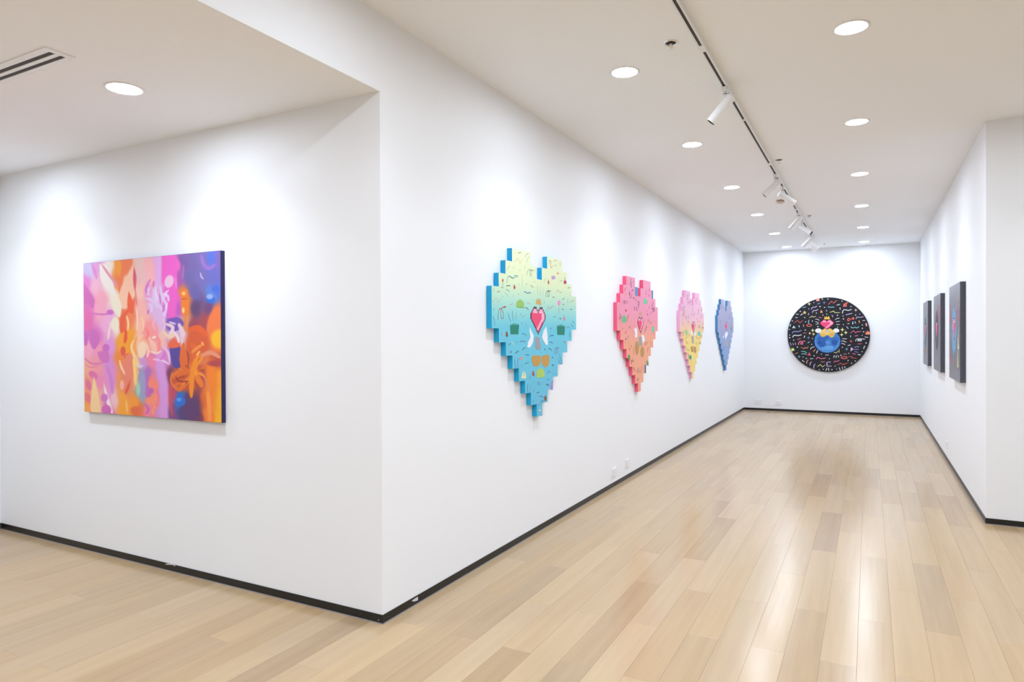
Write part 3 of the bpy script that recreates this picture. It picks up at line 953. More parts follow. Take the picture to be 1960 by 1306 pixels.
CELLS = heart_cells()
for hi, (y0, stops, side, label, _) in enumerate(HEARTS):
    t = thing('heart_panel', label, 'wall art', (0, y0 + 7.5 * HC_W, HTOP - 13 * HC_H), 'stepped heart panels on the long wall')
    t.matrix_world = Matrix.Translation(t.location)
    front = ramp_mat('heart_front_paint', stops)
    sidem = simple('heart_edge_paint', tuple(min(.95, v * 1.18) for v in art(side)), rough=0.5, var=0.03)
    inv = Matrix.Translation(t.location).inverted()
    objs = [heart_body(y0, front, sidem, t)]
    for r, spans in enumerate(HEART_ROWS):          # backing blocks carry the stepped edge back to the wall
        for ca, cb in spans:
            objs.append(box('backing_block', (0.0005, y0 + ca * HC_W, HTOP - (r + 1) * HC_H), (GAP, y0 + cb * HC_W, HTOP - r * HC_H), sidem, t))
    mk = Marks(heart_plane)
    em = Marks(heart_plane)
    em.lift = 0.0014
    if hi == 0:
        px_marks(mk, 0, HD, (925, 465), 7.68, 1, H1A)
        px_marks(mk, 0, HD, (925, 625), 7.255, 1, H1B)
        a = un(925 + 692 / 7.68, 465 + 918 / 7.68, 0, HD)
        b = un(925 + 914 / 7.68, 643, 0, HD)
        pixel_heart(em, a[1], a[2] - .008, b[1] - a[1], a[2] - b[2] - .02)
    else:
        rnd = random.Random(40 + hi)

        def pick():
            for _ in range(40):
                s, z = y0 + rnd.uniform(.05, 1.40), rnd.uniform(.94, 2.09)
                cs = s - (y0 + 7.5 * HC_W)
                if abs(cs) < .20 and 1.16 < z < 1.78:
                    continue
                if all(in_heart(y0, s + a_, z + b_, CELLS) for a_ in (-.03, .03) for b_ in (-.03, .03)):
                    return (s, z)
        cols = {1: ['k', 'R', 'u', 'd', 'o', 'k', 'q'], 2: ['k', 'O', 'u', 'R', 'd'], 3: ['u', 'b', 'v', 'k', 'q']}[hi]
        doodles(mk, rnd, {1: 105, 2: 95, 3: 70}[hi], pick, cols, 0.050)
        org, sc, hx, hy, items = HEART_PX[hi]
        px_marks(mk, 0, HD, org, sc, 1, items)
        if hi == 1:
            for ca, cb, r, c_ in ((6, 7, 1, (90, 150, 200)), (12.4, 13, 1, (80, 130, 185)), (9.5, 10, 10, (50, 100, 130))):
                mk.poly([(y0 + ca * HC_W, HTOP - r * HC_H), (y0 + cb * HC_W, HTOP - r * HC_H), (y0 + cb * HC_W, HTOP - (r + 1) * HC_H), (y0 + ca * HC_W, HTOP - (r + 1) * HC_H)], c_)
        a = un(org[0] + hx[0] / sc, org[1] + hy[0] / sc, 0, HD)
        b = un(org[0] + hx[1] / sc, org[1] + hy[1] / sc, 0, HD)
        pixel_heart(em, a[1], a[2], b[1] - a[1], a[2] - b[2])
    objs.append(mk.build('painted_marks', t))
    objs[-1]['kind'] = 'stuff'
    objs.append(em.build('painted_pixel_heart', t))
    for o in objs:
        o.matrix_parent_inverse = inv

# ------------------------------------------------------------------ round painting on the end wall
RC, RR, RD = (1.546, 1.514), 0.716, 0.042
t = thing('round_painting', 'large round black painting of a blue moon and pink heart among confetti strokes', 'painting', (RC[0], L, RC[1]))
M['black_canvas'] = simple('black_canvas', (0.010, 0.010, 0.016), rough=0.45, spec=0.35, var=0.15, bscale=30)
turned('round_canvas', [(0.0, GAP), (RR - 0.003, GAP), (RR, GAP + 0.003), (RR, RD - 0.003), (RR - 0.003, RD), (0.0, RD)], M['black_canvas'], t, axis=(0, -1, 0), seg=128, smooth=False)
batten(t, (-.35, -GAP, .2), (.35, 0, .25))
batten(t, (-.35, -GAP, -.3), (.35, 0, -.25))
RPL = [
    ('L', 'b', 9, [(610, 235), (655, 218)]), ('Z', 'r', 9, [(765, 240), (815, 195), (835, 222), (890, 180)]), ('L', 'w', 8, [(880, 250), (930, 238)]), ('L', 't', 9, [(760, 272), (800, 278), (848, 275)]),
    ('L', 'r', 11, [(975, 275), (985, 235), (1010, 225), (1015, 260), (995, 262), (1000, 225), (1040, 215)]), ('L', 't', 8, [(408, 288), (458, 270)]),
    ('L', 'v', 9, [(528, 308), (548, 280), (580, 278), (608, 262)]), ('L', 'v', 9, [(540, 355), (560, 325), (590, 325), (625, 308)]), ('L', 'w', 8, [(315, 376), (355, 374)]),
    ('L', 'w', 9, [(380, 392), (410, 365)]), ('S', (225, 190, 110), (436, 352, 28), 5), ('L', 'v', 9, [(487, 390), (493, 358)]), ('L', 'w', 8, [(305, 422), (340, 422)]),
    ('Z', 'y', 8, [(500, 425), (545, 400), (552, 415), (595, 405)]), ('P', 'o', [(652, 357), (663, 315), (690, 350)]), ('Z', 'y', 9, [(785, 350), (845, 330), (850, 352), (925, 355)]),
    ('L', 'w', 9, [(960, 365), (970, 325), (1000, 312), (1040, 322), (1088, 308)]), ('L', 'v', 9, [(1005, 385), (1045, 375), (1098, 363)]), ('S', (245, 200, 190), (1147, 318, 24)),
    ('L', 'w', 9, [(927, 282), (930, 312)]), ('L', 'r', 10, [(1030, 462), (1045, 432), (1080, 445), (1112, 420), (1118, 445), (1080, 442), (1045, 468), (1030, 458)]),
    ('L', 'v', 9, [(1150, 442), (1165, 415), (1205, 420), (1255, 408)]), ('L', 'w', 8, [(1240, 466), (1278, 460)]), ('L', 'o', 12, [(1190, 460), (1198, 495)]), ('L', 'w', 11, [(1105, 478), (1105, 517)]),
    ('L', 't', 11, [(1132, 472), (1147, 507)]), ('L', 'w', 9, [(1030, 508), (1060, 504)]), ('L', 't', 9, [(1078, 548), (1100, 566), (1138, 555), (1160, 566), (1192, 548)]), ('L', 'v', 10, [(1016, 543), (1045, 580)]),
    ('Z', 'p', 9, [(1070, 640), (1115, 605), (1145, 635), (1165, 618), (1225, 615)]), ('L', 'p', 9, [(1130, 680), (1182, 670)]), ('L', 't', 10, [(1075, 668), (1075, 697)]),
    ('L', 'w', 8, [(1140, 750), (1160, 720), (1185, 720), (1190, 745), (1175, 745), (1185, 720), (1215, 718), (1225, 742), (1205, 745), (1215, 720), (1275, 722)]), ('L', 'r', 8, [(1170, 788), (1234, 785)]),
    ('+', 'r', (1080, 750, 20)), ('L', 'w', 8, [(1268, 690), (1320, 698)]),
    ('L', 'w', 7, [(585, 445), (615, 445), (642, 462)]), ('L', 'w', 7, [(582, 478), (635, 492)]), ('L', 'w', 7, [(588, 515), (635, 507)]), ('L', 'w', 7, [(860, 452), (885, 435), (920, 430)]),
    ('L', 'w', 7, [(868, 482), (925, 472)]), ('L', 'w', 7, [(875, 518), (925, 517)]), ('L', 'v', 9, [(815, 385), (830, 415)]), ('L', 'p', 8, [(628, 418), (675, 424)]),
    ('L', 'w', 8, [(955, 715), (1025, 718)]), ('L', 'w', 8, [(945, 745), (980, 750), (1015, 765)]), ('L', 'w', 8, [(945, 780), (975, 785), (998, 800)]), ('L', 'w', 8, [(515, 862), (535, 838), (572, 830)]),
    ('L', 'o', 8, [(560, 900), (572, 875), (592, 865)]), ('L', 'w', 8, [(605, 920), (608, 895), (625, 880)]), ('L', 'w', 8, [(838, 980), (850, 945)]), ('L', 'w', 8, [(873, 985), (873, 945)]), ('L', 'w', 8, [(912, 975), (897, 945)]),
    ('Z', 'r', 8, [(285, 498), (340, 460), (370, 495), (412, 462)]), ('L', 't', 9, [(497, 508), (490, 480), (500, 455)]), ('O', 'r', (500, 530, 34, 15), 8), ('L', 'w', 10, [(232, 548), (241, 510)]),
    ('P', (180, 215, 215), [(262, 570), (285, 533), (312, 568)]), ('L', 'w', 10, [(358, 530), (362, 556)]), ('L', 'q', 9, [(420, 515), (422, 552)]), ('L', 'b', 10, [(262, 642), (285, 615), (335, 618), (395, 600)]),
    ('L', 'w', 10, [(268, 698), (290, 668), (340, 672), (395, 660)]), ('L', 'p', 8, [(415, 635), (462, 635)]), ('L', 'p', 8, [(330, 727), (387, 712)]), ('L', 'w', 10, [(428, 704), (440, 672)]), ('+', 'b', (490, 702, 20)),
    ('L', 'p', 11, [(352, 802), (360, 760), (395, 755), (410, 785), (385, 790), (395, 755), (448, 750)]), ('Z', 'o', 9, [(385, 835), (430, 855), (445, 835), (465, 850), (490, 820)]), ('L', 't', 9, [(475, 777), (510, 755)]),
    ('L', 'v', 8, [(235, 768), (250, 812)]), ('L', 'v', 8, [(270, 775), (282, 807)]), ('L', 'v', 8, [(302, 768), (313, 802)]), ('L', 't', 8, [(385, 893), (430, 892), (468, 915)]), ('L', 't', 8, [(390, 930), (430, 922), (465, 938)]),
    ('P', (225, 85, 100), [(475, 945), (503, 903), (524, 952)]), ('L', 'o', 8, [(302, 927), (342, 908)]), ('+', 't', (360, 965, 20)), ('L', 'w', 8, [(398, 1013), (434, 1040)]), ('L', 'o', 9, [(465, 1062), (468, 1030), (487, 1012)]),
    ('L', 'v', 9, [(510, 1087), (515, 1052), (537, 1038)]), ('L', 'v', 9, [(563, 1132), (568, 1085), (585, 1068)]), ('Z', 'y', 9, [(610, 1105), (655, 1075), (685, 1108), (720, 1080)]),
    ('L', 'p', 9, [(595, 1002), (620, 975), (665, 992), (732, 982)]), ('L', 'p', 8, [(660, 1038), (722, 1035)]), ('L', 'w', 8, [(508, 992), (557, 992)]),
    ('L', 'v', 9, [(802, 1040), (750, 1043), (745, 1068), (800, 1068), (750, 1074), (752, 1096), (812, 1095)]), ('L', 'w', 9, [(730, 1162), (748, 1120)]), ('L', 'w', 9, [(772, 1162), (768, 1120)]),
    ('L', 'p', 8, [(838, 1047), (865, 1025), (885, 1032), (920, 1015)]), ('Z', 'r', 8, [(890, 1080), (940, 1055), (965, 1075), (1040, 1050)]), ('O', 'r', (985, 978, 42, 15), 9), ('Z', 'r', 8, [(1045, 965), (1100, 962), (1088, 980), (1160, 990)]),
    ('L', 'q', 8, [(975, 928), (1022, 928)]), ('L', 'p', 9, [(1098, 918), (1147, 933)]), ('L', 'w', 9, [(1172, 934), (1217, 942)]), ('L', 'w', 8, [(722, 942), (772, 942)]),
    ('Z', 'y', 8, [(840, 905), (880, 912), (890, 890), (915, 905), (915, 860)]), ('+', 't', (1020, 860, 20)), ('P', (215, 175, 215), [(1073, 892), (1080, 833), (1117, 862)]),
    ('L', 'b', 8, [(1125, 840), (1155, 828), (1197, 830)]), ('L', 'b', 8, [(1118, 868), (1192, 862)]), ('L', 'b', 8, [(1125, 893), (1182, 907)]), ('L', 'w', 8, [(1033, 812), (1077, 800)]), ('L', 'w', 9, [(1255, 857), (1265, 828), (1278, 818)]),
    ('L', 'w', 8, [(915, 1113), (932, 1157)]), ('L', 'w', 8, [(955, 1103), (966, 1142)]), ('L', 'w', 8, [(988, 1098), (1002, 1127)]), ('P', (240, 150, 170), [(1280, 500), (1299, 498), (1306, 540), (1287, 543)]),
    ('S', 'y', (960, 590, 32)), ('S', 'y', (1008, 630, 30)), ('S', 'y', (950, 660, 28)), ('S', 'y', (548, 600, 28)), ('S', 'y', (508, 640, 22)), ('S', 'y', (560, 652, 24)), ('S', 'y', (500, 232, 26)), ('+', 'b', (708, 215, 18)),
    ('P', (245, 160, 140), [(597, 155), (637, 150), (642, 190), (598, 195)]),
    ('P', (245, 140, 115), [(1275, 640), (1300, 632), (1280, 612), (1310, 622), (1308, 602), (1330, 620), (1350, 625), (1345, 655), (1310, 660), (1285, 655)]),
    ('P', (215, 235, 130), [(240, 870), (258, 862), (250, 838), (272, 855), (285, 838), (285, 862), (302, 868), (282, 882), (265, 890)]),
]
RDOT = [(565, 215), (683, 165), (760, 163), (955, 193), (1080, 268), (650, 268), (495, 300), (375, 335), (713, 280), (740, 327), (743, 373), (892, 390), (1203, 372), (1145, 387), (265, 468), (545, 470), (450, 480), (620, 547),
        (895, 553), (445, 595), (225, 585), (535, 795), (545, 713), (335, 832), (670, 930), (568, 952), (460, 990), (960, 835), (1050, 918), (940, 945), (780, 995), (1040, 1018), (1140, 1025), (860, 1095), (1235, 895), (1290, 775),
        (1235, 668), (1238, 572), (1237, 525), (640, 1147), (695, 1140), (815, 1145), (880, 1137), (1088, 1055), (437, 421), (228, 665), (285, 735), (228, 700), (415, 970), (1255, 620), (600, 360), (690, 388), (970, 400), (975, 440), (975, 520)]
RPL += [('E', 'w', (x, y, 6 + (i % 3) * 1.3, 6 + (i % 2) * 2)) for i, (x, y) in enumerate(RDOT)]
mk = Marks(lambda s, z, l: (s - RC[0], -RD - l, z - RC[1]))
px_marks(mk, 1, L - RD, (1480, 550), 7.257, 0, RPL)
mk.build('confetti_marks', t)['kind'] = 'stuff'
# moon
moon = Marks(lambda s, z, l: (s - RC[0], -RD - l, z - RC[1]))
moon.lift = 0.0012
px_marks(moon, 1, L - RD, (1480, 550), 7.257, 0, [('E', (20, 45, 110), (752, 752, 190, 168)), ('E', (78, 140, 205), (752, 750, 180, 160)), ('E', (62, 122, 192), (752, 730, 165, 135))] + [
    ('E', c, e) for c, e in (((45, 95, 170), (650, 715, 42, 30)), ((40, 90, 165), (680, 790, 50, 42)), ((32, 80, 155), (640, 770, 28, 30)), ((48, 98, 172), (735, 700, 40, 25)), ((35, 85, 160), (850, 760, 40, 48)),
                             ((50, 105, 178), (830, 715, 38, 25)), ((38, 88, 162), (885, 725, 25, 28)), ((70, 130, 200), (885, 722, 12, 14)), ((100, 160, 220), (770, 840, 70, 30)), ((95, 152, 214), (700, 850, 40, 22)),
                             ((40, 92, 166), (705, 735, 25, 22)), ((85, 145, 210), (760, 770, 30, 25)))])
moon.build('painted_moon', t)
emb = Marks(lambda s, z, l: (s - RC[0], -RD - l, z - RC[1]))
emb.lift = 0.0018
px_marks(emb, 1, L - RD, (1480, 550), 7.257, 0, [
    ('P', (240, 238, 240), [(582, 605), (590, 585), (615, 572), (650, 574), (668, 590), (690, 610), (660, 632), (610, 635), (588, 622)]),
    ('P', (240, 238, 240), [(918, 605), (910, 585), (888, 572), (855, 574), (838, 590), (815, 610), (845, 632), (895, 628), (914, 618)]),
    ('P', (240, 200, 105), [(648, 640), (670, 600), (720, 570), (745, 592), (790, 570), (835, 600), (866, 632), (850, 665), (830, 698), (800, 700), (765, 668), (740, 665), (712, 688), (672, 690), (650, 660)]),
    ('P', (226, 178, 80), [(760, 660), (800, 630), (862, 634), (848, 668), (830, 698), (800, 698)]), ('P', (226, 178, 80), [(655, 655), (690, 640), (735, 660), (712, 686), (672, 688)]),
    ('P', (205, 190, 180), [(712, 602), (760, 596), (795, 606), (785, 628), (725, 628)]),
    ('P', (238, 195, 80), [(708, 445), (714, 402), (728, 425), (740, 398), (752, 425), (772, 398), (790, 445)])])
a, b = un(1480 + 655 / 7.257, 550 + 455 / 7.257, 1, L - RD), un(1480 + 838 / 7.257, 550 + 585 / 7.257, 1, L - RD)
emb2 = Marks(lambda s, z, l: (s - RC[0], -RD - l, z - RC[1]))
emb2.lift = 0.0016
pixel_heart(emb2, a[0], a[2], b[0] - a[0], a[2] - b[2])
emb2.C = [(236, 72, 118) if c == (92, 28, 62) else c for c in emb2.C]
emb2.build('painted_pixel_heart', t)
emb.build('painted_wings_and_crown', t)

# ------------------------------------------------------------------ three dark square panels on the right wall
M['dark_canvas'] = simple('charcoal_canvas', (0.165, 0.162, 0.19), rough=0.36, spec=0.5, var=0.15, bscale=40)  # black canvas, base colour lifted to grey to paint in its glare
M['dark_edge'] = simple('charcoal_canvas_edge', (0.085, 0.085, 0.108), rough=0.6, spec=0.3, var=0.12, bscale=90)
QS, QZ0, QD = 0.972, 1.040, 0.048
PLAB = ['dark grey square canvas with a blue burst behind a pink heart, nearest the corridor mouth', 'dark grey square canvas with pink drops, middle one of three',
        'dark grey square canvas with a green and pink design, nearest the end wall']
for qi, ya in enumerate((4.93, 6.935, 8.925)):
    yc = ya + QS / 2
    t = thing('square_canvas', PLAB[qi], 'painting', (W, yc, QZ0), 'dark square canvases')
    bm = bmesh.new()
    add_box(bm, (-QD, -QS / 2, 0), (-GAP, QS / 2, QS), 0.002)
    o = link_mesh('canvas_body', bm, [M['dark_edge'], M['dark_canvas']], t)
    for p in o.data.polygons:
        if p.normal.x < -0.9:
            p.material_index = 1
    for lo, hi in (((-GAP, -QS / 2, 0), (-.0005, -QS / 2 + .02, QS)), ((-GAP, QS / 2 - .02, 0), (-.0005, QS / 2, QS)),
                   ((-GAP, -QS / 2 + .02, 0), (-.0005, QS / 2 - .02, .02)), ((-GAP, -QS / 2 + .02, QS - .02), (-.0005, QS / 2 - .02, QS))):
        box('stretcher_bar', lo, hi, M['dark_edge'], t)  # strip filling the depth from canvas back to wall
    rnd = random.Random(90 + qi)
    mk = Marks(lambda s, z, l: (-QD - l, s, z))

    def pick():
        for _ in range(30):
            s, z = rnd.uniform(-.44, .44), rnd.uniform(.05, .92)
            if abs(s) < .2 and .3 < z < .75:
                continue
            return (s, z)
    doodles(mk, rnd, 60, pick, ['w', 'p', 'r', 'y', 't', 'v', 'w'], 0.045)
    if qi == 0:
        mk.star((0.02, .50), .30, (90, 160, 215), 8, .62)
        mk.ell((0.02, .50), .20, .24, (110, 180, 225), 20)
        for u, z, c_ in ((-.33, .70, (215, 90, 110)), (.36, .70, (215, 90, 110)), (-.33, .24, (230, 225, 130)), (.34, .26, (215, 110, 110)), (-.36, .42, (235, 232, 190))):
            mk.poly([(u - .07, z - .10), (u + .07, z - .10), (u + .02, z + .12)], c_)
    elif qi == 1:
        mk.ell((-.30, .73), .07, .11, (215, 80, 110), 14)
        mk.ell((0.0, .52), .22, .26, (70, 60, 78), 20)
    else:
        mk.ell((0.0, .50), .22, .24, (70, 120, 115), 20)
        for u, z, c_ in ((-.1, .22, (190, 150, 90)), (.12, .22, (190, 120, 90)), (.25, .42, (225, 225, 235))):
            mk.ell((u, z), .07, .06, c_, 14)
    mk.C = [tuple(.66 * a_ + .34 * b_ for a_, b_ in zip(c_, (118, 116, 126))) for c_ in mk.C]  # marks mixed with grey, painting in the glare that veils them
    mk.build('painted_marks', t)['kind'] = 'stuff'
    e2 = Marks(lambda s, z, l: (-QD - l, s, z))
    e2.lift = .0014
    pixel_heart(e2, -.10, .64, .22, .24)
    e2.build('painted_pixel_heart', t)

# ------------------------------------------------------------------ abstract painting
PX_A, PX_B, PZ_A, PZ_B, PD = -2.612, -1.193, 0.988, 2.028, 0.030
t = thing('abstract_painting', 'blurred abstract painting in pink, orange and violet with dark violet edge', 'painting', ((PX_A + PX_B) / 2, 0, PZ_A))
M['violet_edge'] = simple('violet_canvas_edge', art((38, 28, 88)), rough=0.5, var=0.05)
PWD, PHT = PX_B - PX_A, PZ_B - PZ_A
box('canvas_body', (-PWD / 2, -PD, 0), (PWD / 2, -GAP, PHT), M['violet_edge'], t, bevel=0.0015)
for lo, hi in (((-PWD / 2, -GAP, 0), (-PWD / 2 + .02, -.0005, PHT)), ((PWD / 2 - .02, -GAP, 0), (PWD / 2, -.0005, PHT)),
               ((-PWD / 2 + .02, -GAP, 0), (PWD / 2 - .02, -.0005, .02)), ((-PWD / 2 + .02, -GAP, PHT - .02), (PWD / 2 - .02, -.0005, PHT))):
    box('stretcher_bar', lo, hi, M['violet_edge'], t)  # carries the violet edge back to the wall

CORN = [(65, 143), (918, 62), (924, 1140), (70, 1072)]
GW, GH = 270, 300
uu, vv = np.meshgrid(np.linspace(0, 1, GW), np.linspace(0, 1, GH))
# homography from (u, v) to crop pixels
Am, bv = [], []
for (u, v), (x, y) in zip([(0, 0), (1, 0), (1, 1), (0, 1)], CORN):
    Am.append([u, v, 1, 0, 0, 0, -u * x, -v * x]); bv.append(x)
    Am.append([0, 0, 0, u, v, 1, -u * y, -v * y]); bv.append(y)
hm = np.append(np.linalg.solve(np.array(Am, float), np.array(bv, float)), 1).reshape(3, 3)
den = hm[2, 0] * uu + hm[2, 1] * vv + 1
GX = (hm[0, 0] * uu + hm[0, 1] * vv + hm[0, 2]) / den
GY = (hm[1, 0] * uu + hm[1, 1] * vv + hm[1, 2]) / den
SAMP = """90 170 200 190 225;150 160 225 160 210;220 180 240 225 215;290 160 240 150 50;340 170 240 130 90;420 150 235 195 190;480 160 248 178 180;530 150 230 170 220;595 150 238 95 195;640 150 240 100 190;680 140 120 90 160;740 150 115 100 165;800 120 120 105 170;860 110 100 110 200;905 120 120 100 180
80 260 225 130 200;150 280 240 180 205;220 270 238 225 220;280 260 235 130 60;340 250 248 185 150;430 220 238 190 190;480 230 248 180 185;540 230 225 160 220;600 240 235 105 195;660 240 170 85 170;720 230 110 100 165;800 230 115 105 175;880 230 105 105 185
85 350 215 110 185;170 350 243 165 185;250 350 240 225 210;320 350 250 190 160;360 400 235 95 60;420 330 248 195 180;470 320 235 150 200;520 370 225 190 230;600 350 225 110 200;640 360 225 95 195;695 340 225 125 55;760 330 105 95 165;860 350 90 130 210;900 310 90 110 205
90 470 225 110 180;170 430 243 165 190;240 480 235 170 215;270 400 240 225 205;320 480 235 105 65;350 450 240 130 80;430 440 248 180 170;520 450 220 180 225;600 440 215 100 205;650 430 190 90 190;695 420 235 130 50;760 410 95 65 110;850 420 110 70 120;900 460 235 120 70
90 560 210 110 190;140 600 215 115 190;220 560 235 165 210;260 540 240 225 205;320 560 240 100 50;350 590 245 160 70;420 560 250 190 165;480 560 248 160 165;540 520 225 180 225;610 520 120 90 180;660 540 210 180 220;700 520 225 150 100;760 540 150 65 90;840 520 170 70 80;900 560 245 165 40
90 680 240 160 190;150 680 238 150 180;230 660 220 150 215;300 640 245 155 40;340 650 245 160 35;400 650 250 200 170;450 640 250 170 140;510 630 248 150 150;560 600 240 190 190;620 590 225 190 210;630 650 230 100 70;690 620 225 190 195;740 620 225 95 50;800 640 225 100 60;890 640 245 170 40
90 800 240 165 140;150 780 238 150 160;230 760 215 140 210;300 740 240 135 50;345 780 235 130 110;390 760 250 205 130;430 760 205 150 210;480 760 240 130 160;540 740 225 150 215;590 720 215 130 205;630 720 90 70 150;690 720 225 110 40;750 720 220 100 40;820 720 225 130 90;890 740 190 70 60
90 900 240 150 120;150 880 235 140 180;230 860 225 140 205;300 880 240 150 70;345 880 235 125 95;395 850 245 190 120;420 850 150 150 190;460 830 175 110 190;500 900 248 130 120;560 850 215 145 215;610 850 120 50 90;660 850 215 110 40;740 830 230 130 30;800 850 170 60 65;860 840 245 120 35;905 860 248 160 35
90 1000 245 155 75;150 980 240 170 150;230 960 230 150 205;260 1000 240 190 200;310 1010 245 160 45;380 1020 245 150 45;430 960 150 170 175;470 950 190 100 180;500 990 248 145 115;560 960 215 150 220;610 950 190 70 100;670 1000 40 110 200;720 1010 95 60 110;770 990 140 60 75;820 1000 220 100 45;860 970 248 140 60;905 980 245 180 35
80 1060 245 160 75;160 1060 242 180 165;220 1070 215 110 185;310 1070 245 160 40;400 1070 230 110 60;470 1080 240 130 150;560 1090 210 145 215;620 1090 130 70 130;690 1090 75 65 125;770 1100 125 55 80;840 1100 245 130 50;905 1120 248 180 30"""
S = np.array([[float(v) for v in q.split()] for q in SAMP.replace('\n', ';').split(';')])
# gentle brush-like warp
WX = GX + 7 * np.sin(GY / 41 + GX / 97) + 4 * np.sin(GY / 17 + 2)
WY = GY + 6 * np.sin(GX / 33 + 1) + 3 * np.sin(GX / 13 + GY / 60)
num = np.zeros((GH, GW, 3))
dn = np.zeros((GH, GW))
for x, y, r_, g_, b_ in S:
    w_ = 1.0 / (((WX - x) * 1.45) ** 2 + ((WY - y) * 0.8) ** 2 + 60) ** 2.1
    num += w_[..., None] * np.array([r_, g_, b_])
    dn += w_
IMG = num / dn[..., None]


def blend(sd, col, soft, alpha=1.0):
    """sd signed distance in crop px (negative inside)"""
    global IMG
    k = np.clip(0.5 - sd / (2 * soft), 0, 1) * alpha
    k = k * k * (3 - 2 * k)
    IMG = IMG * (1 - k[..., None]) + k[..., None] * np.array(col, float)


def seg_d(p, a, b):
    a, b = np.array(a, float), np.array(b, float)
    d = b - a
    tt = np.clip(((GX - a[0]) * d[0] + (GY - a[1]) * d[1]) / max(1e-9, d @ d), 0, 1)
    return np.hypot(GX - a[0] - tt * d[0], GY - a[1] - tt * d[1]), tt


def bE(cx, cy, rx, ry, col, soft=3, rot=0, alpha=1.0):
    c_, s_ = math.cos(math.radians(rot)), math.sin(math.radians(rot))
    X_, Y_ = (GX - cx) * c_ + (GY - cy) * s_, -(GX - cx) * s_ + (GY - cy) * c_
    q = np.hypot(X_ / rx, Y_ / ry)
    blend((q - 1) * min(rx, ry), col, soft, alpha)


def bS(pts, w, col, soft=3, alpha=1.0, taper=True):
    pts = smooth_pts(pts, 4) if len(pts) > 2 else pts
    best = np.full(GX.shape, 1e9)
    n = len(pts) - 1
    for i in range(n):
        d, tt = seg_d(None, pts[i], pts[i + 1])
        f = (i + tt) / n
        hwid = w / 2 * (np.sqrt(np.clip(4 * f * (1 - f), 0, 1)) * .85 + .15 if taper else 1.0)
        best = np.minimum(best, d - hwid)
    blend(best, col, soft, alpha)


def bP(pts, col, soft=3, alpha=1.0):
    pts = smooth_pts(list(pts) + [pts[0]], 4)
    best = np.full(GX.shape, 1e9)
    ins = np.zeros(GX.shape, bool)
    for i in range(len(pts) - 1):
        a_, b_ = pts[i], pts[i + 1]
        d, _ = seg_d(None, a_, b_)
        best = np.minimum(best, d)
        if a_[1] != b_[1]:
            cr = (a_[1] > GY) != (b_[1] > GY)
            xi = (b_[0] - a_[0]) * (GY - a_[1]) / (b_[1] - a_[1]) + a_[0]
            ins ^= cr & (GX < xi)
    blend(np.where(ins, -best, best), col, soft, alpha)


# left: pinks and magentas
bP([(68, 262), (105, 320), (132, 370), (125, 425), (95, 395), (70, 380)], (210, 105, 180))
bP([(66, 420), (110, 465), (122, 540), (100, 562), (66, 560)], (226, 106, 170), 5)
bP([(100, 560), (140, 558), (168, 620), (132, 682), (106, 640)], (205, 105, 185), 4)
bP([(68, 560), (90, 590), (86, 655), (68, 645)], (200, 100, 185), 4)
bE(205, 672, 22, 25, (205, 105, 190), 4)
bP([(150, 700), (215, 688), (222, 760), (172, 752)], (210, 112, 185), 5)
bS([(70, 735), (120, 772), (205, 762)], 11, (215, 115, 175))
bS([(75, 772), (110, 795), (165, 780)], 8, (226, 130, 160))
bS([(112, 455), (190, 462), (245, 452)], 11, (210, 112, 190), 4)
bE(232, 448, 22, 16, (205, 105, 190), 5)
bE(125, 842, 32, 20, (224, 110, 165), 4, 40)
bE(95, 905, 17, 36, (226, 110, 150), 5, -15)
bE(92, 985, 20, 34, (232, 115, 130), 6, -20)
bP([(128, 850), (150, 930), (168, 1068), (112, 1075), (112, 960)], (246, 206, 152), 5)
bP([(190, 890), (222, 985), (248, 1078), (222, 1064), (196, 960)], (246, 226, 226), 4)
bE(207, 1062, 30, 32, (208, 104, 182), 4)
bE(195, 985, 22, 26, (210, 120, 195), 6)
bS([(205, 780), (235, 860), (245, 960)], 22, (208, 130, 205), 6)
bP([(165, 150), (215, 158), (266, 330), (250, 342), (180, 258)], (240, 230, 222), 6)
bS([(180, 148), (232, 222), (294, 302)], 15, (226, 142, 170), 4)
bS([(120, 140), (150, 240)], 18, (222, 140, 205), 4)
bS([(95, 150), (128, 245)], 16, (205, 195, 228), 5)
# orange wedge
bP([(262, 128), (372, 118), (318, 225), (290, 332), (280, 240)], (240, 122, 72), 5)
bP([(260, 130), (300, 128), (300, 195), (282, 222)], (243, 152, 42), 8)
bP([(376, 150), (302, 290), (286, 400), (340, 422), (398, 300)], (250, 196, 166), 5)
bP([(380, 160), (396, 220), (393, 290), (385, 312), (375, 240)], (215, 90, 116))
bS([(388, 290), (393, 350), (400, 405)], 6, (220, 110, 120))
bP([(348, 315), (374, 380), (377, 452), (345, 442), (339, 380)], (238, 96, 55))
bS([(352, 432), (312, 480), (305, 560), (332, 622)], 28, (235, 95, 50))
bS([(335, 470), (345, 520), (338, 590)], 14, (250, 205, 150))
bP([(236, 360), (270, 338), (302, 400), (292, 480), (256, 442)], (240, 228, 206), 6)
bE(264, 522, 24, 46, (240, 228, 206), 6)
bS([(238, 510), (225, 570), (218, 620)], 14, (240, 215, 205), 4)
bP([(290, 585), (370, 562), (377, 700), (352, 722), (290, 702)], (246, 160, 30), 6)
bE(312, 692, 16, 30, (226, 82, 60), 4)
bS([(330, 560), (328, 610), (322, 640)], 20, (236, 80, 45), 4)
bP([(320, 732), (346, 702), (376, 742), (372, 880), (332, 962), (296, 850)], (235, 132, 106), 5)
bS([(345, 708), (325, 720), (322, 740)], 8, (225, 90, 60))
bS([(290, 748), (300, 790), (324, 840)], 13, (250, 206, 172))
bS([(376, 738), (384, 820), (392, 910)], 16, (252, 212, 122))
bE(305, 905, 12, 30, (246, 178, 162), 3)
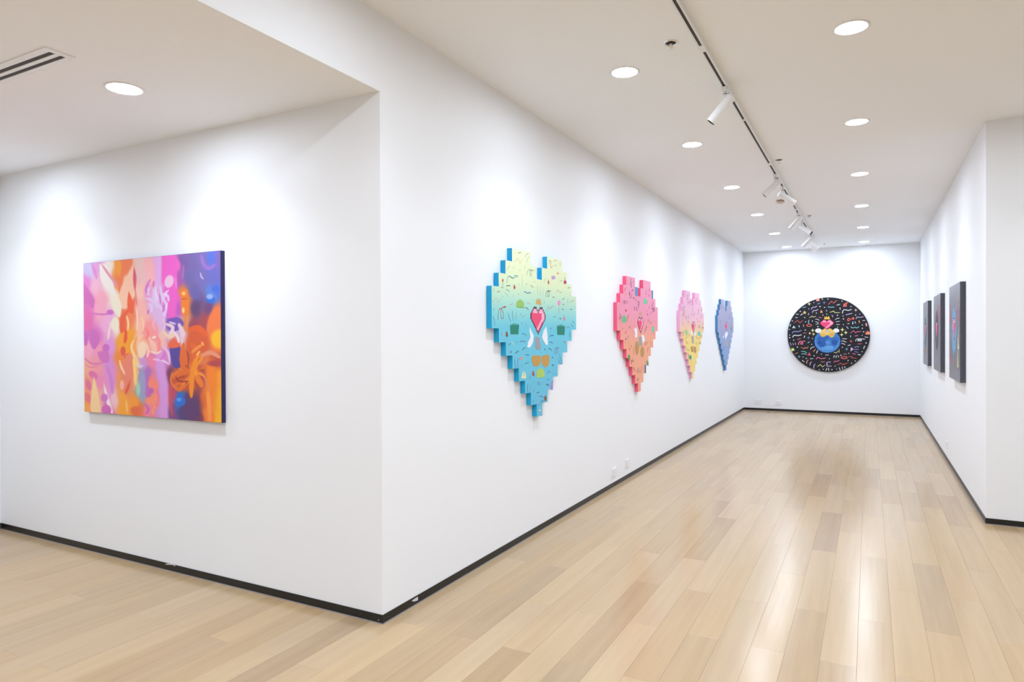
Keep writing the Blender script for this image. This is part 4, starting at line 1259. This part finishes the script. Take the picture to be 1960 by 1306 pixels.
bP([(357, 868), (350, 922), (330, 962), (325, 940)], (226, 86, 50))
bE(385, 1065, 26, 26, (226, 105, 60), 6)
bS([(330, 1000), (338, 1080)], 16, (250, 185, 90), 5)
# magenta band and lavender flower
bP([(552, 95), (642, 85), (642, 470), (592, 482), (578, 300), (552, 250)], (236, 96, 196), 10)
bS([(535, 105), (533, 200), (530, 285)], 34, (226, 172, 226), 8, taper=False)
bE(600, 255, 28, 40, (238, 192, 222), 4, 15)
bS([(640, 230), (645, 300)], 10, (240, 130, 205), 3)
for q in ([(520, 280), (508, 340), (530, 425)], [(545, 282), (552, 345), (548, 405)], [(598, 308), (562, 350), (582, 402), (574, 472)], [(480, 290), (468, 318), (474, 345)], [(455, 362), (480, 366), (505, 385)],
          [(500, 300), (520, 350), (560, 380)], [(560, 330), (590, 345), (596, 380)], [(535, 400), (560, 440), (575, 480)], [(470, 395), (490, 410), (488, 450)]):
    bS(q, 17, (226, 200, 236), 3)
for q in ([(484, 240), (458, 292), (460, 330)], [(505, 250), (500, 290)], [(540, 330), (548, 400)], [(570, 400), (560, 450)], [(470, 430), (468, 460)]):
    bS(q, 11, (208, 110, 196), 3)
for q in ([(515, 300), (525, 380)], [(585, 325), (572, 360)], [(590, 385), (580, 430)]):
    bS(q, 5, (245, 230, 245), 2)
# dark violet right
bE(860, 108, 26, 32, (84, 110, 206), 9)
bS([(800, 88), (815, 150), (850, 172), (885, 148)], 24, (150, 112, 196), 7)
bS([(795, 200), (800, 225), (815, 240)], 10, (194, 172, 226), 3)
bS([(690, 150), (686, 210), (680, 240)], 12, (160, 110, 180), 5)
bE(858, 370, 29, 22, (48, 108, 206), 5)
bE(852, 350, 20, 16, (150, 172, 228), 6)
bE(890, 302, 26, 20, (70, 106, 206), 8)
bP([(675, 310), (712, 305), (716, 362), (721, 440), (700, 468), (678, 450), (674, 380)], (236, 126, 42), 3)
bE(690, 330, 12, 11, (250, 196, 112), 4)
bE(688, 436, 8, 18, (250, 212, 132), 4)
bS([(675, 366), (715, 362)], 6, (190, 80, 40), 3)
bS([(701, 468), (699, 520), (704, 570)], 15, (226, 132, 72), 3)
bE(908, 560, 76, 142, (240, 122, 66), 9)
bE(915, 615, 58, 60, (248, 186, 40), 16)
# middle right flower, whites and violet
bP([(586, 490), (660, 480), (692, 522), (652, 562), (600, 562)], (118, 84, 176), 5)
bP([(600, 672), (666, 662), (668, 792), (622, 784)], (84, 66, 150), 4)
bP([(595, 640), (660, 630), (662, 664), (602, 672)], (232, 100, 65), 4)
for q, w_, c_ in (([(578, 520), (622, 542), (602, 592)], 22, (235, 206, 216)), ([(658, 518), (682, 572), (692, 640), (674, 712)], 30, (230, 200, 216)), ([(598, 508), (642, 522)], 11, (226, 206, 236)),
                  ([(560, 562), (600, 602), (642, 580)], 20, (240, 206, 176)), ([(558, 660), (592, 700), (604, 770)], 15, (235, 192, 226)), ([(498, 742), (560, 752), (602, 776)], 13, (235, 202, 230)),
                  ([(545, 560), (560, 610), (555, 660)], 22, (240, 190, 175)), ([(620, 560), (650, 600), (660, 640)], 16, (238, 215, 222)), ([(712, 600), (728, 640), (715, 690)], 9, (248, 200, 150)),
                  ([(575, 690), (560, 730), (540, 745)], 16, (216, 120, 205)), ([(395, 770), (420, 790), (435, 780)], 14, (225, 205, 235)), ([(405, 800), (430, 830)], 8, (190, 120, 200))):
    bS(q, w_, c_, 3)
# peach petals in the centre
bE(480, 560, 52, 60, (248, 152, 152), 14)
bE(430, 682, 26, 54, (250, 216, 184), 5, 8)
bS([(382, 618), (364, 668), (386, 732)], 13, (250, 216, 172))
bS([(398, 600), (384, 660), (400, 720)], 22, (248, 165, 90), 4)
bE(502, 662, 20, 42, (252, 188, 168), 4, -20)
bS([(470, 598), (486, 630), (506, 660)], 15, (250, 196, 176))
bS([(396, 425), (402, 490), (400, 560)], 10, (252, 216, 192))
bS([(425, 470), (440, 520), (430, 570)], 14, (252, 200, 165), 4)
bS([(455, 545), (470, 585), (455, 620)], 14, (250, 130, 120), 4)
bS([(520, 590), (540, 640), (530, 700)], 18, (248, 140, 140), 4)
bE(505, 605, 14, 8, (252, 215, 205), 3, -20)
bS([(440, 730), (480, 715), (520, 730)], 10, (225, 120, 190), 3)
# orange lily: soft orange masses, then petals fanning from its heart
bE(775, 655, 78, 100, (216, 92, 48), 24)
bE(700, 870, 92, 72, (200, 84, 44), 20)
bE(860, 900, 40, 150, (244, 132, 36), 26)
bE(735, 1050, 60, 90, (92, 58, 108), 26)
for k_, (ex, ey, w_) in enumerate(((622, 845, 24), (628, 905, 22), (660, 945, 22), (700, 905, 18), (738, 985, 26), (800, 915, 30), (822, 850, 20), (818, 770, 20), (802, 700, 22), (760, 690, 26), (700, 745, 20), (655, 800, 18))):
    mx_, my_ = (755 + ex) / 2 + (14 if k_ % 2 else -14), (822 + ey) / 2 + (10 if k_ % 3 else -12)
    bS([(755, 822), (mx_, my_), (ex, ey)], w_, ((242, 144, 34), (226, 106, 36), (236, 124, 44))[k_ % 3], 4)
for ex, ey in ((640, 872), (680, 930), (770, 930), (815, 810), (785, 735), (690, 780)):
    bS([((755 + ex) / 2, (822 + ey) / 2), ((755 + 3 * ex) / 4 + 3, (822 + 3 * ey) / 4 - 4), (ex, ey)], 7, (158, 56, 42), 3)
bE(752, 822, 22, 26, (246, 160, 40), 10)
for q, w_, c_ in (([(455, 640), (470, 690), (462, 730)], 16, (252, 206, 178)), ([(520, 470), (500, 520), (515, 560)], 14, (240, 176, 200)), ([(440, 590), (415, 610), (410, 650)], 14, (252, 196, 160)), ([(545, 610), (575, 640), (580, 680)], 14, (250, 176, 176)),
                  ([(480, 690), (520, 705), (550, 690)], 12, (250, 214, 206)), ([(560, 480), (572, 530), (560, 580)], 12, (232, 196, 226)), ([(470, 860), (455, 900), (470, 960)], 18, (196, 104, 186)), ([(520, 930), (535, 980), (520, 1040)], 14, (236, 118, 150)),
                  ([(445, 1020), (470, 1060), (450, 1085)], 16, (206, 104, 178)), ([(510, 1040), (495, 1070), (505, 1090)], 14, (250, 150, 120))):
    bS(q, w_, c_, 4)
for q, w_, c_ in (([(718, 562), (780, 548), (832, 592)], 40, (230, 96, 40)), ([(690, 640), (678, 742), (692, 812)], 30, (228, 104, 40)), ([(735, 640), (760, 680), (750, 740)], 34, (224, 100, 40)), ([(618, 862), (680, 826), (745, 832)], 32, (225, 105, 40)),
                  ([(628, 905), (662, 932), (705, 900)], 22, (226, 112, 36)), ([(760, 740), (742, 850), (738, 980)], 28, (242, 142, 30)), ([(760, 790), (796, 745), (812, 718)], 20, (240, 142, 42)), ([(765, 850), (800, 905)], 30, (236, 126, 36)),
                  ([(738, 702), (772, 672), (806, 650)], 20, (238, 142, 62)), ([(800, 722), (856, 700), (918, 732)], 28, (230, 146, 112)), ([(640, 850), (660, 880), (720, 880)], 10, (150, 50, 45)), ([(712, 690), (720, 740), (716, 790)], 9, (150, 60, 50)),
                  ([(800, 820), (830, 880), (850, 950)], 8, (230, 140, 110)), ([(790, 690), (770, 720)], 12, (248, 190, 110)), ([(800, 632), (815, 655)], 12, (248, 175, 90)), ([(620, 820), (610, 880), (640, 930)], 12, (232, 120, 50))):
    bS(q, w_, c_, 4)
bE(884, 768, 46, 18, (176, 66, 76), 9)
bE(668, 1006, 33, 31, (38, 108, 206), 4)
bE(660, 995, 16, 11, (92, 152, 226), 6)
bE(432, 905, 22, 96, (156, 156, 196), 9)
bE(406, 930, 13, 42, (166, 208, 182), 6)
bE(500, 900, 30, 34, (248, 134, 118), 6)
bE(488, 1002, 40, 24, (248, 142, 116), 6)
bE(488, 940, 14, 18, (190, 95, 180), 5)
bS([(540, 782), (566, 900), (566, 1112)], 52, (216, 152, 220), 12, taper=False)
bS([(840, 945), (848, 1040), (852, 1135)], 26, (250, 152, 72), 5)
bS([(610, 900), (602, 1000), (620, 1095)], 14, (205, 80, 90), 6)

LINI = np.where(IMG / 255 <= 0.04045, IMG / 255 / 12.92, ((np.clip(IMG, 0, 255) / 255 + 0.055) / 1.055) ** 2.4) * ART_GAIN
me = bpy.data.meshes.new('canvas_front')
Vv = np.stack([(uu - 0.5) * (PWD - 0.003), np.full_like(uu, -PD - 0.0006), (1 - vv) * (PHT - 0.003) + 0.0015], -1).reshape(-1, 3)
idx = np.arange(GH * GW).reshape(GH, GW)
Ff = np.stack([idx[1:, :-1], idx[1:, 1:], idx[:-1, 1:], idx[:-1, :-1]], -1).reshape(-1, 4)
me.from_pydata(Vv.tolist(), [], Ff.tolist())
at = me.attributes.new('paint', 'FLOAT_COLOR', 'POINT')
at.data.foreach_set('color', np.concatenate([np.clip(LINI, 0, .95).reshape(-1, 3), np.ones((GH * GW, 1))], 1).astype(np.float32).ravel())
me.materials.append(M['canvas'])
cf = bpy.data.objects.new('canvas_front', me)
COL.objects.link(cf)
cf.parent = t
